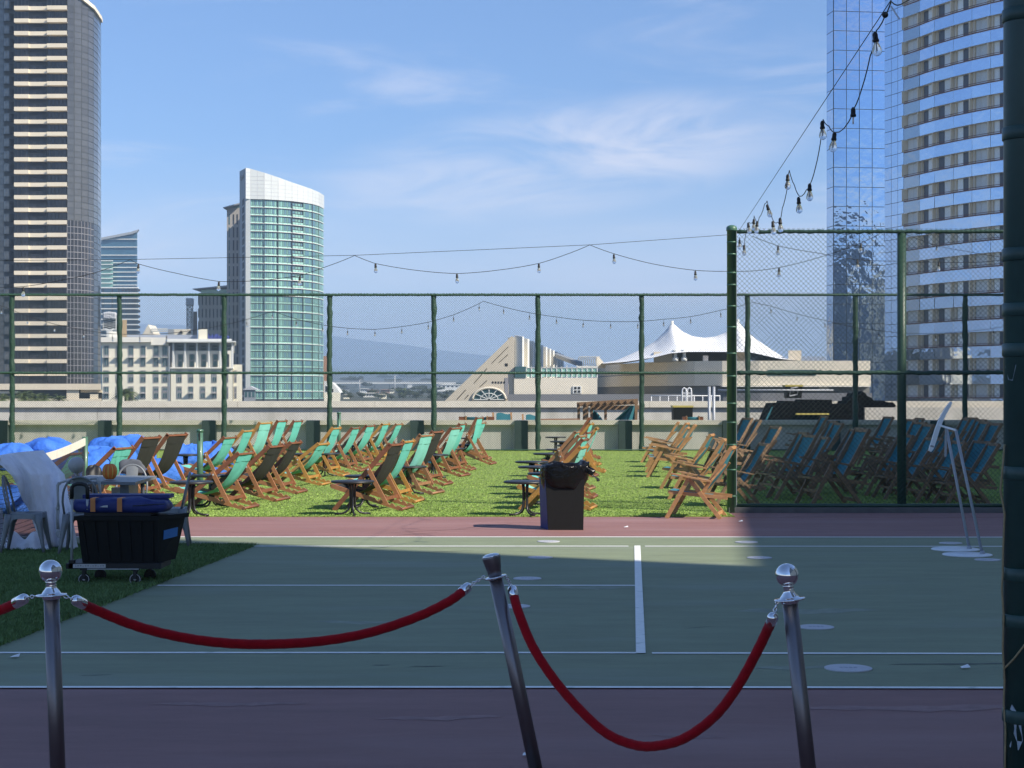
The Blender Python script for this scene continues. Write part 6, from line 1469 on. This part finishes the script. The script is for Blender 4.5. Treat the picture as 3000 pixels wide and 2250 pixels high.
for k in range(-4, 24):
    zr_ = ZD(858, 212) + k * fh                                   # rail foot of this floor
    m = MB(); mm_ = MB(); sl_ = MB(); cu = MB(); fn = MB(); dk = MB()
    for i, (a, b_) in enumerate(zip(PR_, PR_[1:])):
        av, bv_ = Vector((*a, 0)), Vector((*b_, 0))
        panes(m if i else dk, a, b_, zr_ - 1.50, zr_ - .16, 1, 1, .03, .014, .03, 0, rr=rr)
        mm_.bar((a[0], a[1], zr_ - .06), (b_[0], b_[1], zr_ - .06), .10, .10); mm_.bar((a[0], a[1], zr_ + .16), (b_[0], b_[1], zr_ + .16), .05, .05)
        ia, ib = Vector((*PI[i], 0)), Vector((*PI[i + 1], 0))
        sl_.add([(a[0], a[1], zr_ - .14), (b_[0], b_[1], zr_ - .14), (ib.x, ib.y, zr_ - .14), (ia.x, ia.y, zr_ - .14), (a[0], a[1], zr_ - .02), (b_[0], b_[1], zr_ - .02), (ib.x, ib.y, zr_ - .02), (ia.x, ia.y, zr_ - .02)], [(0, 1, 2, 3), (4, 5, 6, 7), (0, 1, 5, 4)])
        sl_.add([(a[0], a[1], zr_ + 1.53), (b_[0], b_[1], zr_ + 1.53), (ib.x, ib.y, zr_ + 1.53), (ia.x, ia.y, zr_ + 1.53)], [(0, 1, 2, 3)])
        p0, p1 = ia.lerp(ib, .04), ia.lerp(ib, .66); panes(cu, (p0.x, p0.y), (p1.x, p1.y), zr_, zr_ + 1.52, 2, 1, .06, .004, .05, rr=rr)
        d_ = (ib - ia).normalized(); n_ = Vector((d_.y, -d_.x, 0)); q0 = ia.lerp(ib, .80); sl_.prism([(q0.x, q0.y, zr_), (q0.x + n_.x * .5, q0.y + n_.y * .5, zr_), (q0.x + n_.x * .5, q0.y + n_.y * .5, zr_ + 1.5), (q0.x, q0.y, zr_ + 1.5)], d_ * .18, mi=1)
        sl_.prism([(ia.x, ia.y, zr_), (ia.x + n_.x * (.25 if i else .85), ia.y + n_.y * (.25 if i else .85), zr_), (ia.x + n_.x * (.25 if i else .85), ia.y + n_.y * (.25 if i else .85), zr_ + 1.5), (ia.x, ia.y, zr_ + 1.5)], d_ * .06, mi=1)
    m.build('mirror_band', M_mirror, mb_); dk.build('mirror_band', M_mirrord, mb_); mm_.build('balcony_rail', M_red, mb_); sl_.build('balcony_floor', [M_gtan, M_cream], mb_); cu.build('balcony_window', M_curt, mb_)
    m = MB()
    for i, (a, b_) in enumerate(zip(PF_, PF_[1:])): panes(m, a, b_, zr_ - 1.5, zr_ - 1.5 + fh, 1, 2, .06, .006, .04, rr=rr)
    m.build('flank_panes', M_mirrord if False else M_mirror, mb_)

# ---------------------------------------------------------------- city blocks behind the viewer, mirrored in the glass
for i, (x, y, w, dp, h, mt) in enumerate([(236, -170, 26, 30, 68, M_whitecon), (204, -210, 14, 30, 52, M_whitecon), (290, -190, 40, 30, 54, M_hotel), (160, -230, 30, 30, 50, M_tower), (330, -120, 40, 40, 56, M_grey)]):
    b = thing('city_block', ['beige', 'bronze', 'cream', 'brown', 'grey'][i] + ' city block behind the viewpoint, outside the photograph', 'building', (x, y, -25), 'city blocks behind the viewer')
    MB().box(x - w / 2, x + w / 2, y, y + dp, -25, h).build('wall', mt, b)
    for k in range(int(h / 3.4)): MB().box(x - w / 2 + 1, x + w / 2 - 1, y + dp, y + dp + .12, k * 3.4, k * 3.4 + 1.5).build('window_row', M_gpanel, b)

# ================================================================ trees, far town
def foliage(name, blobs, n, size, mt, parent, seed, hang=0):
    rs = random.Random(seed); m = MB()
    for i in range(n):
        c, r3 = rs.choice(blobs); a = rs.uniform(0, 6.283); z = rs.uniform(-1, 1); k = rs.uniform(.45, 1.0) ** .5; q = math.sqrt(1 - z * z)
        p = Vector(c) + Vector((r3[0] * q * math.cos(a) * k, r3[1] * q * math.sin(a) * k, r3[2] * z * k))
        u_ = Vector((rs.uniform(-1, 1), rs.uniform(-1, 1), rs.uniform(-1, 1))).normalized(); w_ = u_.orthogonal().normalized(); s_ = size * rs.uniform(.5, 1.3)
        m.add([p - u_ * s_, p + w_ * s_ * .6, p + u_ * s_, p - w_ * s_ * .6], [(0, 1, 2, 3)])
    return m.build(name, mt, parent, fix=False)
def tree(px, ptop, Y, wD, label, seed, mt=M_leafd, zb=None, name='tree', group='trees in the far town'):
    zb = land(Y) - .5 if zb is None else zb; zt_ = ZD(ptop, Y); w = wD / F * Y; rs = random.Random(seed); H = max(2.0, zt_ - zb)
    t = thing(name, label, 'tree', (XD(px, Y), Y, zb), group); x = XD(px, Y)
    MB().tube([(x, Y, zb), (x + .02 * H, Y, zb + H * .35), (x, Y, zb + H * .8)], [.05 * H, .035 * H, .01 * H], 6).build('trunk', M_trunk, t)
    bl = [((x + rs.uniform(-.33, .33) * w, Y + rs.uniform(-.3, .3) * w, zb + H * rs.uniform(.45, .82)), (w * rs.uniform(.16, .30), w * .25, H * rs.uniform(.12, .22))) for _ in range(9)]
    foliage('crown', bl, 520, max(w, H) * .055, mt, t, seed)
def palm(px, ptop, Y, label, seed, zb=-25, size=2.2, group='palm trees', k=16):
    rs = random.Random(seed); x = XD(px, Y); zt_ = ZD(ptop, Y) - size * .45
    t = thing('palm_tree', label, 'palm', (x, Y, zb), group)
    MB().tube([(x, Y, zb), (x + .2, Y, (zb + zt_) / 2), (x, Y, zt_)], [.35, .25, .22], 8).build('trunk', M_trunk, t)
    m = MB()
    for i in range(k * 2):
        a = rs.uniform(0, 6.283); el = rs.uniform(-.3, 1.3); L_ = size * rs.uniform(.75, 1.1); pts = []
        for j in range(7):
            q = j / 6; pts.append(Vector((x + math.cos(a) * math.cos(el) * L_ * q, Y + math.sin(a) * math.cos(el) * L_ * q, zt_ + math.sin(el) * L_ * q - .55 * L_ * q * q)))
        for j in range(6):
            for s in (-1, 1):
                for h_ in (0, .5):
                    b0 = pts[j].lerp(pts[j + 1], h_); sd = (pts[j + 1] - pts[j]).cross(Vector((0, 0, 1))).normalized() * s; lf = L_ * .28 * (1 - .6 * j / 6)
                    m.add([b0, b0 + (pts[j + 1] - pts[j]) * .35, b0 + sd * lf + (pts[j + 1] - pts[j]) * .8 - Vector((0, 0, lf * .3))], [(0, 1, 2)])
    m.build('fronds', M_palm, t, fix=False)
for i, (px, pt, sz) in enumerate(((6, 848, 2.6), (52, 841, 3.2), (76, 845, 2.8), (96, 848, 2.6), (128, 849, 2.4))): palm(px, pt, 330, ['palm top at the far left edge over the parapet', 'bushy palm top over the parapet before the bronze tower, tallest of its group', 'palm top just right of the tallest one before the bronze tower', 'palm top at the right of the bushy group before the bronze tower', 'lone small palm top before the cream podium column'][i], 40 + i, -25, sz)
palm(271, 835, 320, 'palm before the cream hotel beside a fence post', 50, -25, 2.7, k=34)
for i, (px, pt, Y, w) in enumerate(((742, 838, 820, 26), (757, 846, 700, 18), (770, 812, 1800, 34), (790, 826, 1500, 30), (806, 838, 800, 22), (832, 845, 760, 20), (852, 836, 1000, 26), (868, 836, 950, 24), (885, 842, 800, 26), (905, 832, 1100, 36), (925, 838, 900, 34), (938, 840, 760, 26), (880, 806, 3200, 46), (830, 808, 3000, 34), (905, 808, 3400, 30), (1008, 840, 760, 26), (985, 846, 720, 22), (960, 848, 700, 24), (930, 850, 700, 16), (715, 842, 900, 22), (735, 830, 1300, 30), (780, 846, 760, 24), (818, 848, 720, 22), (845, 850, 700, 16), (870, 848, 720, 22), (900, 848, 720, 24), (910, 842, 860, 26), (945, 836, 1200, 30), (970, 842, 900, 26), (1000, 848, 720, 24), (755, 816, 2200, 40), (850, 818, 2000, 44), (925, 817, 2100, 40), (985, 826, 1700, 24), (730, 850, 700, 18))):
    tree(px, pt, Y, w, ['dark round tree', 'grey green spreading tree', 'loose grey tree'][i % 3] + f' in the far town, {["left", "middle", "right"][min(2, int((px - 730) / 90))]} part, tree {i + 1} of the scattered trees', 60 + i)
for i, px in enumerate((862, 869, 875, 882)): palm(px, 838 + i % 2, 900, 'slender far palm in the cluster of palms left of the dark round trees', 90 + i, land(900), 5, 'far palms', 8)
Y = 1500
vd = thing('viaduct', 'long white concrete viaduct crossing the far town', 'viaduct', (XD(830, Y), Y, land(Y)))
MB().box(XD(700, Y), XD(985, Y), Y, Y + 12, ZD(829, Y), ZD(826, Y)).build('road_deck', M_whitecon, vd)
MB().box(XD(700, Y), XD(985, Y), Y + 60, Y + 70, ZD(823, Y), ZD(821, Y)).build('road_deck', M_grey, vd)
for i in range(9): MB().box(XD(712 + 32 * i, Y), XD(714 + 32 * i, Y), Y + 3, Y + 8, land(Y) - 1, ZD(828, Y)).build('pier', M_grey, vd)
rs = random.Random(12)
fb_ = [(748, 853, 12, 7, 720, 'cream'), (786, 840, 22, 8, 1000, 'white'), (806, 843, 26, 9, 1000, 'pink'), (832, 842, 20, 10, 960, 'pink'), (800, 850, 30, 5, 780, 'white'), (826, 852, 16, 9, 720, 'cream'), (846, 842, 10, 8, 980, 'cream'), (968, 832, 46, 20, 1300, 'white'), (990, 832, 30, 18, 1350, 'white'), (945, 826, 20, 8, 2200, 'grey'), (870, 826, 30, 6, 2400, 'grey'), (980, 814, 30, 5, 3600, 'grey'), (1000, 811, 24, 4, 4200, 'white'), (1020, 812, 18, 4, 4200, 'grey'), (950, 812, 20, 4, 4000, 'pink'), (748, 838, 14, 8, 1200, 'grey'), (760, 822, 40, 4, 2600, 'white'), (885, 830, 10, 6, 1700, 'white')]
for i, (px, pt, w, h, Y, c) in enumerate(fb_):
    mt = {'cream': M_hotel, 'white': M_whitecon, 'pink': mat('pink_roof', (.45, .32, .27), .9), 'grey': M_grey}[c]
    b = thing('town_house', f'{c} low {["nearest", "near", "midway", "distant"][0 if Y < 800 else 1 if Y < 1100 else 2 if Y < 2300 else 3]} building of the far town, number {i + 1} of the spread', 'house', (XD(px, Y), Y, land(Y)), 'buildings of the far town')
    x0, x1 = XD(px - w / 2, Y), XD(px + w / 2, Y); z1 = ZD(pt, Y); dp = (x1 - x0) * .6
    MB().box(x0, x1, Y, Y + dp, land(Y) - 2, z1).build('wall', mt, b)
    MB().prism([(x0 - .4, Y - .5, z1), (x1 + .4, Y - .5, z1), ((x0 + x1) / 2 + (x1 - x0) * .2, Y - .5, z1 + (x1 - x0) * .06), ((x0 + x1) / 2 - (x1 - x0) * .2, Y - .5, z1 + (x1 - x0) * .06)], (0, dp + 1, 0)).build('roof', mt, b)
    m = MB()
    for k in range(5): xq = x0 + (x1 - x0) * (k + .3) / 5; m.box(xq, xq + (x1 - x0) * .09, Y - .2, Y, z1 - (z1 - land(Y)) * .5, z1 - (z1 - land(Y)) * .2)
    m.build('windows', M_mull, b)
for i, (px, pt, Y) in enumerate(((777, 820, 900), (853, 812, 900), (1013, 832, 800), (735, 842, 700))):
    o = MB().tube([(XD(px, Y), Y, land(Y)), PD(px, pt, Y)], .22, 6).bar(PD(px, pt, Y), PD(px + 5, pt - .5, Y), .2, .2).build('street_lamp', M_lgrey); tag(o, ['tall grey lamp mast over the left part of the far town', 'tallest grey lamp mast in the middle of the far town', 'grey lamp mast beside the beige gable', 'short grey lamp mast beside the white house'][i], 'lamp post', 'lamp masts in the far town')

# lettering becomes plain meshes
dg = bpy.context.evaluated_depsgraph_get()
for o in [o for o in SC.objects if o.type == 'FONT']:
    me = bpy.data.meshes.new_from_object(o.evaluated_get(dg)); q = bpy.data.objects.new('sign_letters', me); COL.objects.link(q)
    q.parent = o.parent; q.location = o.location; q.rotation_euler = o.rotation_euler; q.scale = o.scale
    if 'tw' in o.keys(): q.scale.x = o['tw'] / (max(v.co.x for v in me.vertices) - min(v.co.x for v in me.vertices))
    bpy.data.objects.remove(o)
